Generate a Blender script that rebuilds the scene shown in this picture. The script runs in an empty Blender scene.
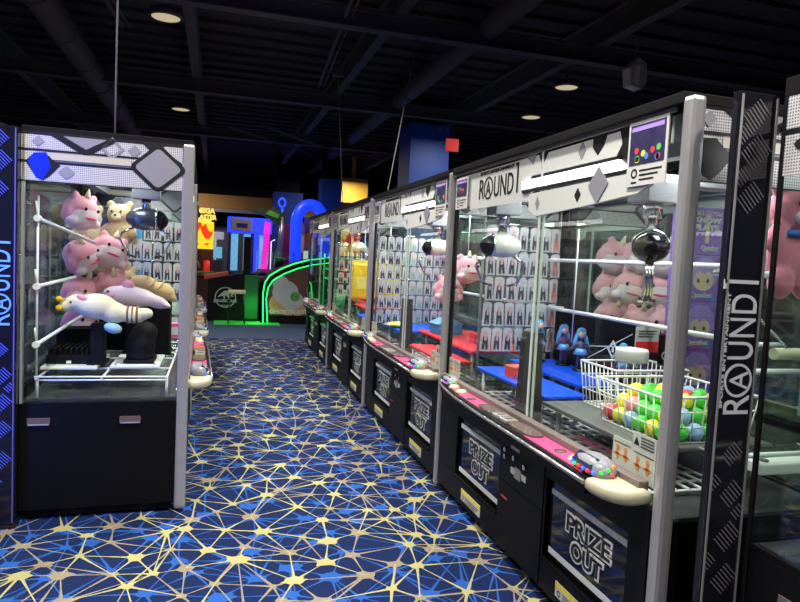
import bpy, bmesh, math, random
from mathutils import Vector, Matrix, geometry, noise
random.seed(7)
SC = bpy.context.scene
COL = SC.collection
PI = math.pi

# ------------------------------------------------------------------ camera, world, lights, exposure
H = 1.5
F_PX, YAW, PITCH, ROLL = 641.69, .2822, -.067, .0501
fw = Vector((math.sin(YAW)*math.cos(PITCH), math.cos(YAW)*math.cos(PITCH), math.sin(PITCH)))
r0 = Vector((math.cos(YAW), -math.sin(YAW), 0)); u0 = r0.cross(fw)
rr = math.cos(ROLL)*r0 + math.sin(ROLL)*u0
uu = -math.sin(ROLL)*r0 + math.cos(ROLL)*u0
cd = bpy.data.cameras.new('camera'); cam = bpy.data.objects.new('camera', cd); COL.objects.link(cam)
m = Matrix.Identity(4)
for i in range(3):
    m[i][0] = rr[i]; m[i][1] = uu[i]; m[i][2] = -fw[i]
m.translation = (0, 0, H)
cam.matrix_world = m
cd.sensor_width = 36; cd.lens = 36*F_PX/800; cd.clip_start = .05; cd.clip_end = 200
SC.camera = cam

w = bpy.data.worlds.new('world'); SC.world = w; w.use_nodes = True
bg = w.node_tree.nodes['Background']; bg.inputs[0].default_value = (.58, .52, .54, 1); bg.inputs[1].default_value = .38

SC.view_settings.view_transform = 'Standard'; SC.view_settings.look = 'None'
SC.view_settings.gamma = 1; SC.view_settings.exposure = 0.0
SC.cycles.use_denoising = True
SC.cycles.transparent_max_bounces = 48
SC.cycles.max_bounces = 8
SC.cycles.sample_clamp_indirect = 4

def area(name, loc, size, power, col=(1, 1, 1), rot=(0, 0, 0), shape='RECTANGLE', size_y=None, spread=None):
    l = bpy.data.lights.new(name, 'AREA'); l.energy = power; l.color = col; l.shape = shape; l.size = size
    if size_y: l.size_y = size_y
    if spread: l.spread = spread
    o = bpy.data.objects.new(name, l); COL.objects.link(o); o.location = loc; o.rotation_euler = rot
    return o
LAMPS = [(-.54, 6.91), (-.62, 11.3), (4.18, 7.38), (4.57, 9.08)]         # seen
LAMPS_OFF = [(.65, 4.6), (.6, 1.6), (-.9, 2.6), (4.6, 4.0), (-3.6, 5.0), (.6, -1.2), (2.4, .6)]
LAMP_Z = 3.75
for i, (x, y) in enumerate(LAMPS + LAMPS_OFF):
    area('ceiling_lamp_light', (x, y, LAMP_Z-.03), .26, 74, (1, .95, .86), shape='DISK', spread=2.4)
for (x, y, p) in ((-1.0, 18.8, 55), (3.4, 17.4, 60), (1.2, 15.0, 30), (3.9, 9.6, 35)):     # fill lights added to brighten the far end, without fixtures
    area('far_fill_light', (x, y, 3.6), .3, p, (1, .9, .8), shape='DISK')
# blue neon of the neighbouring machines, out of frame on the left
area('blue_neon_light', (-1.6, 2.6, 1.25), .25, 9, (.05, .12, 1), rot=(PI/2, 0, -.45), size_y=1.7, spread=1.3)

# ------------------------------------------------------------------ materials
MATS = {}
def nodes(name):
    m = bpy.data.materials.new(name); m.use_nodes = True
    nt = m.node_tree; return m, nt, nt.nodes['Principled BSDF']
def mat(name, col, rough=.5, metal=0, emit=0, var=.08, scale=18, bump=0, bscale=60, spec=.5, sheen=0, ecol=None, coat=0):
    if name in MATS: return MATS[name]
    m, nt, b = nodes(name)
    L = nt.links.new
    tc = nt.nodes.new('ShaderNodeTexCoord')
    n = nt.nodes.new('ShaderNodeTexNoise'); n.inputs['Scale'].default_value = scale; n.inputs['Detail'].default_value = 3
    L(tc.outputs['Object'], n.inputs['Vector'])
    mx = nt.nodes.new('ShaderNodeMix'); mx.data_type = 'RGBA'
    mx.inputs[6].default_value = tuple(max(0, c*(1-var)) for c in col)+(1,)
    mx.inputs[7].default_value = tuple(min(1, c*(1+var)) for c in col)+(1,)
    L(n.outputs['Fac'], mx.inputs[0]); L(mx.outputs[2], b.inputs['Base Color'])
    b.inputs['Roughness'].default_value = rough; b.inputs['Metallic'].default_value = metal
    b.inputs['Specular IOR Level'].default_value = spec
    if coat: b.inputs['Coat Weight'].default_value = coat
    if sheen:
        b.inputs['Sheen Weight'].default_value = sheen; b.inputs['Sheen Roughness'].default_value = .5
    if emit:
        b.inputs['Emission Color'].default_value = tuple(ecol or col)+(1,); b.inputs['Emission Strength'].default_value = emit
    if bump:
        n2 = nt.nodes.new('ShaderNodeTexNoise'); n2.inputs['Scale'].default_value = bscale; n2.inputs['Detail'].default_value = 4
        L(tc.outputs['Object'], n2.inputs['Vector'])
        bp = nt.nodes.new('ShaderNodeBump'); bp.inputs['Strength'].default_value = bump; bp.inputs['Distance'].default_value = .01
        L(n2.outputs['Fac'], bp.inputs['Height']); L(bp.outputs['Normal'], b.inputs['Normal'])
    MATS[name] = m; return m
def glass_mat(name, tint=(.97, 1, .98), base=.04, graz=.5):
    m = bpy.data.materials.new(name); m.use_nodes = True; nt = m.node_tree; nt.nodes.clear(); L = nt.links.new
    out = nt.nodes.new('ShaderNodeOutputMaterial'); mix = nt.nodes.new('ShaderNodeMixShader')
    t = nt.nodes.new('ShaderNodeBsdfTransparent'); t.inputs[0].default_value = tint+(1,)
    g = nt.nodes.new('ShaderNodeBsdfGlossy'); g.inputs['Roughness'].default_value = .015
    lw = nt.nodes.new('ShaderNodeLayerWeight'); lw.inputs[0].default_value = .5
    p = nt.nodes.new('ShaderNodeMath'); p.operation = 'POWER'; p.inputs[1].default_value = 5
    ma = nt.nodes.new('ShaderNodeMath'); ma.operation = 'MULTIPLY_ADD'; ma.inputs[1].default_value = graz; ma.inputs[2].default_value = base
    L(lw.outputs['Facing'], p.inputs[0]); L(p.outputs[0], ma.inputs[0]); L(ma.outputs[0], mix.inputs[0])
    L(t.outputs[0], mix.inputs[1]); L(g.outputs[0], mix.inputs[2]); L(mix.outputs[0], out.inputs[0])
    return m
def halftone_mat(name, c1, c2, k=330, thr=.25):
    m, nt, b = nodes(name); L = nt.links.new
    tc = nt.nodes.new('ShaderNodeTexCoord'); sx = nt.nodes.new('ShaderNodeSeparateXYZ'); L(tc.outputs['Object'], sx.inputs[0])
    def M(op, a, bb):
        n = nt.nodes.new('ShaderNodeMath'); n.operation = op
        for i, v in enumerate((a, bb)):
            if v is None: continue
            if isinstance(v, (int, float)): n.inputs[i].default_value = v
            else: L(v, n.inputs[i])
        return n.outputs[0]
    h = M('ADD', sx.outputs[0], sx.outputs[1])
    a = M('SINE', M('MULTIPLY', M('ADD', h, sx.outputs[2]), k), None)
    c = M('SINE', M('MULTIPLY', M('SUBTRACT', h, sx.outputs[2]), k), None)
    f = M('GREATER_THAN', M('MULTIPLY', a, c), thr)
    mx = nt.nodes.new('ShaderNodeMix'); mx.data_type = 'RGBA'; mx.inputs[6].default_value = c1+(1,); mx.inputs[7].default_value = c2+(1,)
    L(f, mx.inputs[0]); L(mx.outputs[2], b.inputs['Base Color']); b.inputs['Roughness'].default_value = .35
    MATS[name] = m; return m

GLASS = glass_mat('window_glass')
JAR = glass_mat('jar_plastic', (.93, .95, .96), .06, .6)
BAG = mat('packet_film', (.50, .50, .52), .18, spec=.7)
BLACK = mat('black_cabinet', (.004, .004, .005), .42, var=.2, spec=.16)
BLACKM = mat('matt_black', (.005, .0045, .006), .7, var=.2, spec=.15)
GLOSSB = mat('gloss_black', (.010, .010, .016), .08, var=.1)
ALU = mat('satin_aluminium', (.47, .46, .48), .33, .55, var=.05)
CHROME = mat('chrome', (.8, .8, .82), .14, 1, var=.03)
WHITE = mat('white_enamel', (.82, .82, .82), .35, var=.03)
ROD = mat('white_rod', (.78, .78, .82), .3, var=.03)
PANEL = mat('header_white', (.62, .64, .62), .35, var=.02)
HALF = halftone_mat('header_halftone', (.58, .57, .60), (.12, .12, .14))
GREYD = mat('header_grey', (.25, .245, .29), .4, var=.03)
BLUELIT = mat('blue_lit_diamond', (.01, .03, .75), .25, var=.1)  # black diamond, the blue light falling on it painted into its colour
INK = mat('black_ink', (.01, .01, .012), .4)
TUBE = mat('lamp_tube', (1, 1, .96), .4, emit=3.2, ecol=(1, 1, .95))
CREAM = mat('cream_plastic', (.55, .51, .36), .32, var=.04)
GREYP = mat('grey_plastic', (.24, .25, .28), .3, var=.04)
PINKP = mat('pink_panel', (.62, .06, .2), .35, var=.12)
BROWN = mat('brown_sill', (.16, .125, .12), .38, var=.1, scale=40)
PLATE = mat('coin_plate', (.45, .44, .40), .3, .5)
SMOKE = mat('smoked_cover', (.13, .09, .085), .12)
SCREEN = mat('lcd_screen', (.015, .025, .08), .12, var=.1)
LEDS = [mat('led_red', (1, .03, .02), .4, emit=1.6), mat('led_green', (.02, 1, .05), .4, emit=1.0), mat('led_blue', (.02, .10, 1), .4, emit=2.2), mat('led_orange', (1, .18, .01), .4, emit=1.4)]
CARD = mat('card_white', (.60, .59, .57), .6, var=.03)
ORANGE = mat('card_orange', (.8, .26, .05), .6)
YELLOW = mat('label_yellow', (.85, .72, .08), .5)
REDB = mat('red_board', (.80, .035, .05), .35, var=.06)
BLUEB = mat('blue_board', (.008, .085, .78), .32, var=.06)
PURPLE = mat('purple_box', (.30, .13, .62), .4, var=.1)
LILAC = mat('lilac_print', (.44, .28, .78), .45, var=.12)
SKIN = mat('doll_skin', (.82, .55, .40), .5)
PINKF = mat('pink_plush', (.80, .33, .42), .95, bump=.5, bscale=220, sheen=.4)
PALEF = mat('pale_pink_plush', (.82, .62, .68), .95, bump=.5, bscale=220, sheen=.4)
MAGF = mat('magenta_felt', (.75, .06, .16), .9)
TANF = mat('tan_plush', (.50, .36, .21), .95, bump=.9, bscale=120, sheen=.5)
BREADF = mat('bread_plush', (.66, .43, .19), .95, bump=.6, bscale=150, sheen=.4)
CREAMF = mat('cream_plush', (.78, .68, .47), .95, bump=.4, bscale=220, sheen=.3)
BROWNF = mat('brown_felt', (.22, .09, .03), .9)
ROSEF = mat('rose_plush', (.78, .22, .32), .95, bump=.5, bscale=220, sheen=.4)
YELF = mat('yellow_felt', (.75, .45, .03), .9)
PBLUEF = mat('pale_blue_plush', (.33, .55, .62), .9)
EYE = mat('eye_black', (.01, .01, .012), .2)
CEIL = mat('ceiling_black', (.052, .040, .044), .85, var=.25, scale=3)
CEILB = mat('ceiling_steel', (.088, .074, .082), .7, var=.25, scale=5)
LAMPM = mat('lamp_lens', (.6, .5, .32), .4, emit=.5, ecol=(1, .82, .5))
WALLD = mat('dark_wall', (.03, .028, .034), .85)
OCHRE = mat('ochre_board', (.36, .19, .045), .7, var=.3, scale=2)
BLUEW = mat('blue_wrap', (.006, .04, .24), .55, var=.12, scale=3)

# ------------------------------------------------------------------ mesh building
class MB:
    def __init__(s): s.bm = bmesh.new()
    def _mi(s, f0, mi):
        if mi:
            s.bm.faces.ensure_lookup_table()
            for f in s.bm.faces[f0:]: f.material_index = mi
    def box(s, x0, x1, y0, y1, z0, z1, bev=0, M=None, mi=0):
        f0 = len(s.bm.faces)
        vs = [s.bm.verts.new((x, y, z)) for x in (x0, x1) for y in (y0, y1) for z in (z0, z1)]
        fs = [s.bm.faces.new([vs[i] for i in q]) for q in ((0, 1, 3, 2), (4, 6, 7, 5), (0, 4, 5, 1), (2, 3, 7, 6), (0, 2, 6, 4), (1, 5, 7, 3))]
        if bev:
            es = list({e for f in fs for e in f.edges})
            r = bmesh.ops.bevel(s.bm, geom=es, offset=bev, segments=2, affect='EDGES', profile=.6)
            vs = list({v for f in r['faces'] for v in f.verts} | {v for v in vs if v.is_valid})
        if M is not None: bmesh.ops.transform(s.bm, matrix=M, verts=[v for v in vs if v.is_valid])
        s._mi(f0 if not bev else 10**9, mi)
        return s
    def tube(s, pts, r, seg=8, closed=False, mi=0):
        f0 = len(s.bm.faces)
        pts = [Vector(p) for p in pts]; n = len(pts); rings = []
        rs = r if isinstance(r, (list, tuple)) else [r]*n
        up = None
        for i, p in enumerate(pts):
            a = pts[i-1] if (i > 0 or closed) else p; b = pts[(i+1) % n] if (i < n-1 or closed) else p
            d = (b-a).normalized()
            if up is None:
                up = Vector((0, 0, 1)) if abs(d.z) < .9 else Vector((1, 0, 0))
            x = d.cross(up)
            if x.length < 1e-4: x = d.orthogonal()
            x.normalize(); y = x.cross(d).normalized(); up = y
            rings.append([s.bm.verts.new(p+(x*math.cos(2*PI*k/seg)+y*math.sin(2*PI*k/seg))*rs[i]) for k in range(seg)])
        for i in range(n if closed else n-1):
            A, B = rings[i], rings[(i+1) % n]
            for k in range(seg):
                f = s.bm.faces.new((A[k], A[(k+1) % seg], B[(k+1) % seg], B[k])); f.smooth = True
        if not closed:
            s.bm.faces.new(rings[0][::-1]); s.bm.faces.new(rings[-1])
        s._mi(f0, mi)
        return s
    def ell(s, c, r, rot=None, sub=3, mi=0):
        f0 = len(s.bm.faces)
        if not isinstance(r, (tuple, list)): r = (r, r, r)
        M = Matrix.Translation(c)
        if rot is not None: M = M @ rot.to_4x4()
        M = M @ Matrix.Diagonal((r[0], r[1], r[2], 1))
        res = bmesh.ops.create_icosphere(s.bm, subdivisions=sub, radius=1, matrix=M)
        for v in res['verts']:
            for f in v.link_faces: f.smooth = True
        s._mi(f0, mi)
        return s
    def lathe(s, prof, c=(0, 0, 0), seg=24, M=None, mi=0, ang=2*PI):
        f0 = len(s.bm.faces); rings = []; vs = []
        for (r, z) in prof:
            ring = [s.bm.verts.new((c[0]+r*math.cos(2*PI*k/seg), c[1]+r*math.sin(2*PI*k/seg), c[2]+z)) for k in range(seg)]
            rings.append(ring); vs += ring
        for A, B in zip(rings, rings[1:]):
            for k in range(seg):
                f = s.bm.faces.new((A[k], A[(k+1) % seg], B[(k+1) % seg], B[k])); f.smooth = True
        s.bm.faces.new(rings[0][::-1]); s.bm.faces.new(rings[-1])
        if M is not None: bmesh.ops.transform(s.bm, matrix=M, verts=vs)
        s._mi(f0, mi)
        return s
    def prism(s, poly, M=None, t=.002, t0=0, mi=0, smooth=False):
        """polygon (u,v) in frame M, from n=t0 to n=t"""
        f0 = len(s.bm.faces)
        M = M or Matrix.Identity(4)
        A = [s.bm.verts.new(M @ Vector((u, v, t0))) for u, v in poly]; B = [s.bm.verts.new(M @ Vector((u, v, t))) for u, v in poly]
        n = len(poly)
        ar = sum(poly[i][0]*poly[(i+1) % n][1]-poly[(i+1) % n][0]*poly[i][1] for i in range(n))
        fs = [s.bm.faces.new(B if ar > 0 else B[::-1]), s.bm.faces.new(A[::-1] if ar > 0 else A)]
        for i in range(n):
            q = (A[i], A[(i+1) % n], B[(i+1) % n], B[i])
            s.bm.faces.new(q if ar > 0 else q[::-1]).smooth = smooth
        s._mi(f0, mi)
        return s
    def rect(s, u0, u1, v0, v1, M, t=.002, t0=0, mi=0):
        return s.prism([(u0, v0), (u1, v0), (u1, v1), (u0, v1)], M, t, t0, mi)
    def ring(s, c, ro, ri, M, t=.002, t0=0, seg=28, mi=0, el=1):
        for k in range(seg):
            a, b = 2*PI*k/seg, 2*PI*(k+1)/seg
            s.prism([(c[0]+ri*math.cos(a)*el, c[1]+ri*math.sin(a)), (c[0]+ro*math.cos(a)*el, c[1]+ro*math.sin(a)), (c[0]+ro*math.cos(b)*el, c[1]+ro*math.sin(b)), (c[0]+ri*math.cos(b)*el, c[1]+ri*math.sin(b))], M, t, t0, mi)
        return s
    def mesh(s, me, M):
        f0 = len(s.bm.faces); v0 = len(s.bm.verts)
        s.bm.from_mesh(me); s.bm.verts.ensure_lookup_table()
        bmesh.ops.transform(s.bm, matrix=M, verts=s.bm.verts[v0:])
        return s
    def text(s, body, u0, u1, v0, v1, M, t=.002, bold=0, mi=0, t0=0):
        """text fitted in the box u0..u1, v0..v1 of frame M"""
        f0 = len(s.bm.faces)
        me, lo, hi = glyph(body, bold)
        sx = (u1-u0)/(hi[0]-lo[0]); sy = (v1-v0)/(hi[1]-lo[1])
        T = Matrix.Translation((u0-lo[0]*sx, v0-lo[1]*sy, (t+t0)/2)) @ Matrix.Diagonal((sx, sy, (t-t0)/.02, 1))
        s.mesh(me, M @ T); s._mi(f0, mi)
        return s
    def build(s, name, mt, parent=None, loc=None):
        me = bpy.data.meshes.new(name); bmesh.ops.recalc_face_normals(s.bm, faces=s.bm.faces[:]) if len(s.bm.faces) < 6000 else None
        s.bm.to_mesh(me); s.bm.free()
        for q in (mt if isinstance(mt, (list, tuple)) else [mt]): me.materials.append(q)
        o = bpy.data.objects.new(name, me); COL.objects.link(o)
        if parent is not None: o.parent = parent
        if loc is not None: o.location = loc
        return o
GL = {}
def glyph(body, bold=0):
    k = (body, bold)
    if k not in GL:
        c = bpy.data.curves.new('t', 'FONT'); c.body = body; c.size = 1; c.extrude = .01; c.resolution_u = 4; c.offset = bold; c.align_x = 'CENTER' if '\n' in body else 'LEFT'
        o = bpy.data.objects.new('t', c); COL.objects.link(o)
        bpy.context.view_layer.update()
        me = bpy.data.meshes.new_from_object(o.evaluated_get(bpy.context.evaluated_depsgraph_get()))
        bpy.data.objects.remove(o); bpy.data.curves.remove(c)
        xs = [v.co.x for v in me.vertices]; ys = [v.co.y for v in me.vertices]
        GL[k] = (me, (min(xs), min(ys)), (max(xs), max(ys)))
    return GL[k]
def frame(o, r, u):
    r, u = Vector(r).normalized(), Vector(u).normalized(); n = r.cross(u)
    M = Matrix.Identity(4)
    for i in range(3): M[i][0], M[i][1], M[i][2], M[i][3] = r[i], u[i], n[i], o[i]
    return M
def rdiamond(cx, cy, w, h, rnd=.18, n=4):
    pts = [(0, h), (-w, 0), (0, -h), (w, 0)]; out = []
    for i in range(4):
        p = Vector(pts[i]); a = Vector(pts[i-1]); b = Vector(pts[(i+1) % 4])
        s, e = p+(a-p)*rnd, p+(b-p)*rnd
        for k in range(n+1):
            t = k/n; q = s*(1-t)**2+p*2*t*(1-t)+e*t*t; out.append((cx+q.x, cy+q.y))
    return out

def tag(o, label=None, cat=None, group=None, kind=None):
    if label: o['label'] = label
    if cat: o['category'] = cat
    if group: o['group'] = group
    if kind: o['kind'] = kind
    return o
def root(name, label, cat, loc=(0, 0, 0), rz=0, group=None):
    o = bpy.data.objects.new(name, None); COL.objects.link(o); o.empty_display_size = .1
    o.location = loc; o.rotation_euler = (0, 0, rz); return tag(o, label, cat, group)
def copy_tree(o, parent=None, label=None, loc=None, rot=None):
    c = o.copy(); COL.objects.link(c)
    if parent is not None: c.parent = parent
    if label: c['label'] = label
    if loc is not None: c.location = loc
    if rot is not None: c.rotation_euler = rot
    for ch in [x for x in KIDS(o)]: copy_tree(ch, c)
    return c
def KIDS(o): return [x for x in COL.objects if x.parent == o]
def blob(ells, voxel=.012):
    """one continuous body from overlapping ellipsoids (centre, radii, rotation)"""
    b = MB()
    for e in ells: b.ell(e[0], e[1], e[2] if len(e) > 2 else None)
    me = bpy.data.meshes.new('b'); b.bm.to_mesh(me); b.bm.free()
    o = bpy.data.objects.new('b', me); COL.objects.link(o)
    md = o.modifiers.new('r', 'REMESH'); md.mode = 'VOXEL'; md.voxel_size = voxel; md.use_smooth_shade = True
    s = o.modifiers.new('s', 'SMOOTH'); s.iterations = 4; s.factor = .5
    bpy.context.view_layer.update()
    out = bpy.data.meshes.new_from_object(o.evaluated_get(bpy.context.evaluated_depsgraph_get()))
    bpy.data.objects.remove(o); bpy.data.meshes.remove(me)
    for p in out.polygons: p.use_smooth = True
    return out
def mobj(name, me, mt, parent=None):
    me.materials.clear(); me.materials.append(mt)
    o = bpy.data.objects.new(name, me); COL.objects.link(o)
    if parent is not None: o.parent = parent
    return o
ORD = ['first', 'second', 'third', 'fourth', 'fifth', 'sixth', 'seventh', 'eighth', 'ninth', 'tenth', 'eleventh', 'twelfth']
def Rz(a): return Matrix.Rotation(a, 3, 'Z')
def Rx(a): return Matrix.Rotation(a, 3, 'X')
def Ry(a): return Matrix.Rotation(a, 3, 'Y')

# ------------------------------------------------------------------ setting: carpet, ceiling, walls
NAVY = mat('carpet_navy', (.008, .017, .070), .95, var=.3, scale=260, bump=.3, bscale=500, spec=.1)
CBLUE = mat('carpet_blue', (.020, .085, .34), .95, var=.25, scale=260, spec=.1)
CTAUPE = mat('carpet_taupe', (.24, .20, .15), .95, var=.25, scale=260, spec=.1)
CYEL = mat('carpet_yellow', (.37, .34, .155), .95, var=.25, scale=260, spec=.1)
CPLAIN = mat('carpet_plain', (.05, .07, .13), .95, var=.3, scale=120, spec=.1)
b = MB()
b.box(-9, 9, -4, 22, -.1, 0)
b.box(-9, 9, 11.1, 22, 0, .004, mi=4)
HT = {1: .0006, 2: .0012, 3: .0018}
def strip(a, c, ty, w0, w1):
    z = HT[ty]+random.uniform(0, .0004); d = (c-a); n = Vector((-d.y, d.x)).normalized()
    mid = (a+c)/2
    v = [b.bm.verts.new((p.x, p.y, z)) for p in (a-n*w0, a+n*w0, mid+n*w1, c+n*w1*.8, c-n*w1*.8, mid-n*w1)]
    b.bm.faces.new(v[::-1]).material_index = ty
def web(S, kinds, wts, jit, extra, rmin, rmax):
    pts, ty = [], []
    for i in range(int(8.6/S)):
        for j in range(int(12.1/S)):
            pts.append(Vector((-4+(i+.5*(j % 2))*S+random.uniform(-jit, jit), -.9+j*S+random.uniform(-jit, jit)))); ty.append(random.choices(kinds, wts)[0])
    edges = geometry.delaunay_2d_cdt(pts, [], [], 0, 1e-5)[1]; nb = {i: [] for i in range(len(pts))}
    for a, c in edges: nb[a].append(c); nb[c].append(a)
    for a, c in edges:
        if (pts[a]-pts[c]).length > .6: continue
        q, e = (a, c) if random.random() < .5 else (c, a)
        strip(pts[q], pts[e], ty[q], .0085, .0032)
    for a in range(len(pts)):                               # longer threads that run past a neighbour
        for _ in range(extra):
            k = random.choice(nb[a]); e = random.choice(nb[k])
            if e != a and (pts[a]-pts[e]).length < .65: strip(pts[a], pts[e], ty[a], .008, .003)
    for i, p in enumerate(pts):
        R_ = random.uniform(rmin, rmax); n = 20; ex = random.uniform(.9, 1.35)
        ang = [math.atan2(pts[k].y-p.y, pts[k].x-p.x) for k in nb[i]]; vs = []
        for k in range(n):
            t = 2*PI*k/n
            sp = max([math.exp(-((math.remainder(t-x, 2*PI))/.17)**2) for x in ang] or [0])
            rad = R_*(1+.5*sp+.08*math.sin(3*t+i)); vs.append(b.bm.verts.new((p.x+rad*math.cos(t)*ex, p.y+rad*math.sin(t)*.9, .0004+HT[ty[i]]+random.uniform(0, .0002))))
        b.bm.faces.new(vs).material_index = ty[i]
web(.225, (1,), (1,), .085, 1, .020, .044)
web(.198, (2, 3), (58, 42), .075, 1, .018, .042)
bm_f = b.build('floor', [NAVY, CBLUE, CTAUPE, CYEL, CPLAIN]); tag(bm_f, 'navy carpet with a web of yellow, taupe and blue star shapes', 'floor', kind='structure')
CZ = 4.35
b = MB(); b.box(-9, 9, -4, 22, CZ, CZ+.1)
for k in range(60): b.box(-9, 9, -3.9+.43*k, -3.8+.43*k, CZ-.05, CZ)
tag(b.build('ceiling', CEIL), 'black painted open ceiling deck', 'ceiling', kind='structure')
for nm, bx in (('wall_back', (-9, 9, 21.8, 22, 0, CZ)), ('wall_left', (-9, -8.8, -4, 21.8, 0, CZ)), ('wall_right', (8.8, 9, -4, 21.8, 0, CZ)), ('wall_behind', (-8.8, 8.8, -4, -3.8, 0, CZ))):
    b = MB(); b.box(*bx); tag(b.build(nm, WALLD), 'dark painted wall of the hall', 'wall', kind='structure')
# beams along and across
for k, x in enumerate((-2.9, -.35, 1.75, 4.1)):
    b = MB(); b.box(x-.06, x+.06, -3.7, 21.7, CZ-.36, CZ-.34); b.box(x-.015, x+.015, -3.7, 21.7, CZ-.35, CZ-.06); b.box(x-.06, x+.06, -3.7, 21.7, CZ-.07, CZ-.05)
    tag(b.build('trim_%d' % (k+1), CEILB), 'black steel ceiling beam', 'beam', kind='structure')
for k, y in enumerate((3.2, 6.6, 10.2, 14.0)):
    b = MB(); b.box(-8.7, 8.7, y-.07, y+.07, CZ-.55, CZ-.53); b.box(-8.7, 8.7, y-.02, y+.02, CZ-.54, CZ-.37); b.box(-8.7, 8.7, y-.07, y+.07, CZ-.385, CZ-.365)
    tag(b.build('trim_%d' % (k+5), CEILB), 'black steel ceiling girder', 'beam', kind='structure')
def duct(x0, y0, x1, y1, z, r, label):
    b = MB(); b.tube([(x0, y0, z), (x1, y1, z)], r, 12)
    for k in range(9):
        t = (k+.5)/9; p = Vector((x0+(x1-x0)*t, y0+(y1-y0)*t, z)); d = Vector((x1-x0, y1-y0, 0)).normalized()*.02
        b.tube([p-d, p+d], r+.012, 12)
        b.tube([p+Vector((0, 0, r)), (p.x, p.y, CZ-.04)], .006, 4)
    tag(b.build('air_duct', CEILB), label, 'duct')
duct(-1.75, 4, -1.75, 15, 3.9, .16, 'round black air duct running over the pink plush machine')
duct(2.75, -2, 2.75, 21, 4.02, .13, 'round black air duct running above the long machine row')
# light tracks on the ceiling
def track(p, q, label):
    b = MB(); p, q = Vector(p), Vector(q)
    b.tube([p, q], .022, 6); b.tube([p+Vector((.07, 0, .0)), q+Vector((.07, 0, .0))], .012, 6)
    for t in (.1, .5, .9): 
        c = p.lerp(q, t); b.tube([c, (c.x, c.y, CZ-.03)], .006, 4)
    return tag(b.build('ceiling_track', CEILB), label, 'track')
track((1.15, 6.0, 3.9), (1.35, 9.4, 3.9), 'pair of dark rails on the ceiling above the blue carpet aisle')
track((.1, 11, 3.5), (2.3, 16, 3.9), 'dark diagonal ceiling rail above the blue arch')
track((.6, 10.6, 3.5), (2.9, 15.4, 3.9), 'dark diagonal ceiling rail nearer the blue column')
track((-1.2, 4.6, 3.75), (-1.0, 7.4, 3.75), 'pair of dark rails on the ceiling above the plush machine')
LAMP_LABEL = ['round cream ceiling lamp high above the plush machine, larger in view', 'round cream ceiling lamp deeper in the hall above the plush machine', 'round cream ceiling lamp above the long row beside the spotlight', 'dim round ceiling lamp behind the spotlight, deeper over the long row']
for (x, y), lb in zip(LAMPS, LAMP_LABEL):
    t = root('ceiling_lamp', lb, 'lamp', (x, y, LAMP_Z), group='round ceiling lamps')
    b = MB(); b.lathe([(.15, .06), (.17, 0), (.145, -.015), (.14, 0)], seg=24); b.tube([(0, 0, .05), (0, 0, CZ-LAMP_Z-.04)], .012, 6); b.build('housing', CEILB, t)
    b = MB(); b.lathe([(.135, .004), (.135, -.006)], seg=24); b.build('lens', LAMPM, t)

# ------------------------------------------------------------------ claw machine
D = .84
ZT, ZH, ZB = 2.05, 1.80, .64
def ring_logo(b, M, h, t=.002, strap=True):
    """the arcade's wordmark: R, an A in a ring, U N D and a tall 1; h = height of R; about 4.3 h wide"""
    b.text('R', 0, .62*h, 0, h, M, t); b.ring((1.12*h, .5*h), .56*h, .48*h, M, t)
    b.text('A', .82*h, 1.42*h, .12*h, .84*h, M, t)
    b.text('U', 1.82*h, 2.4*h, 0, h, M, t); b.text('N', 2.56*h, 3.18*h, 0, h, M, t); b.text('D', 3.34*h, 3.96*h, 0, h, M, t)
    b.rect(4.3*h, 4.42*h, 0, 1.35*h, M, t); b.rect(4.12*h, 4.42*h, 1.25*h, 1.37*h, M, t)
    if strap: b.text('SPORTS ENTERTAINMENT', .05*h, 3.95*h, 1.2*h, 1.37*h, M, t, .02)
    return b
def end_header(parent, M, blue):
    """patterned header of an end face; u from 0 to W"""
    W = D-.062
    b = MB(); b.rect(0, W, 0, .25, M, .004, -.004); hp = b.build('header_panel', HALF, parent)
    b = MB()
    b.rect(0, W, .238, .252, M, .0065, .004)
    b.rect(.0, .60, .155, .166, M, .006, .004); b.rect(.0, .56, .095, .106, M, .006, .004); b.rect(.0, W, -.002, .004, M, .006, .004)
    b.prism([(.115, .25), (.30, .145), (.47, .25), (.415, .25), (.30, .178), (.175, .25)], M, .007, .004)
    b.prism([(.565, .25), (.63, .185), (.695, .25)], M, .007, .004)
    b.prism([(.62, .2), (.70, .2), (W, .135), (W, .15)], M, .006, .004)
    b.prism([p for p in rdiamond(.655, .115, .15, .135, .16) if True], M, .0075, .004)
    b.prism([(.02, .1), (.055, .14), (.11, .145), (.18, .088), (.13, .03), (.10, .008), (.07, .02)], M, .007, .004)
    b.build('black_pattern', INK, hp)
    b = MB()
    b.ring((.425, .198), .06, .04, M, .007, .004, seg=4); b.build('grey_ring_pattern', GREYD, hp)
    for pl, t1 in ((rdiamond(.655, .115, .122, .11, .16), .009), ([(.19, .24), (.30, .181), (.40, .24)], .007), (rdiamond(.077, .205, .03, .028, .1), .007), (rdiamond(.21, .055, .042, .036, .2), .007), (rdiamond(.535, .195, .034, .032, .1), .007)):
        b = MB(); b.prism(pl, M, t1, t1-.0025); b.build('grey_diamond', GREYD, hp)
    b = MB(); b.prism([(.045, .095), (.075, .14), (.125, .1), (.1, .03), (.075, .03)] if not blue else [(.03, .1), (.06, .145), (.115, .15), (.135, .075), (.10, .012), (.07, .025)], M, .0085, .007); b.build('diamond', BLUELIT if blue else INK, hp)
    b = MB(); b.rect(.14, .52, .115, .15, M, .011, .004); b.build('light_window', TUBE2, hp)
TUBE2 = mat('dim_lamp_window', (.42, .39, .33), .4, emit=.12, ecol=(1, .93, .75))

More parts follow.
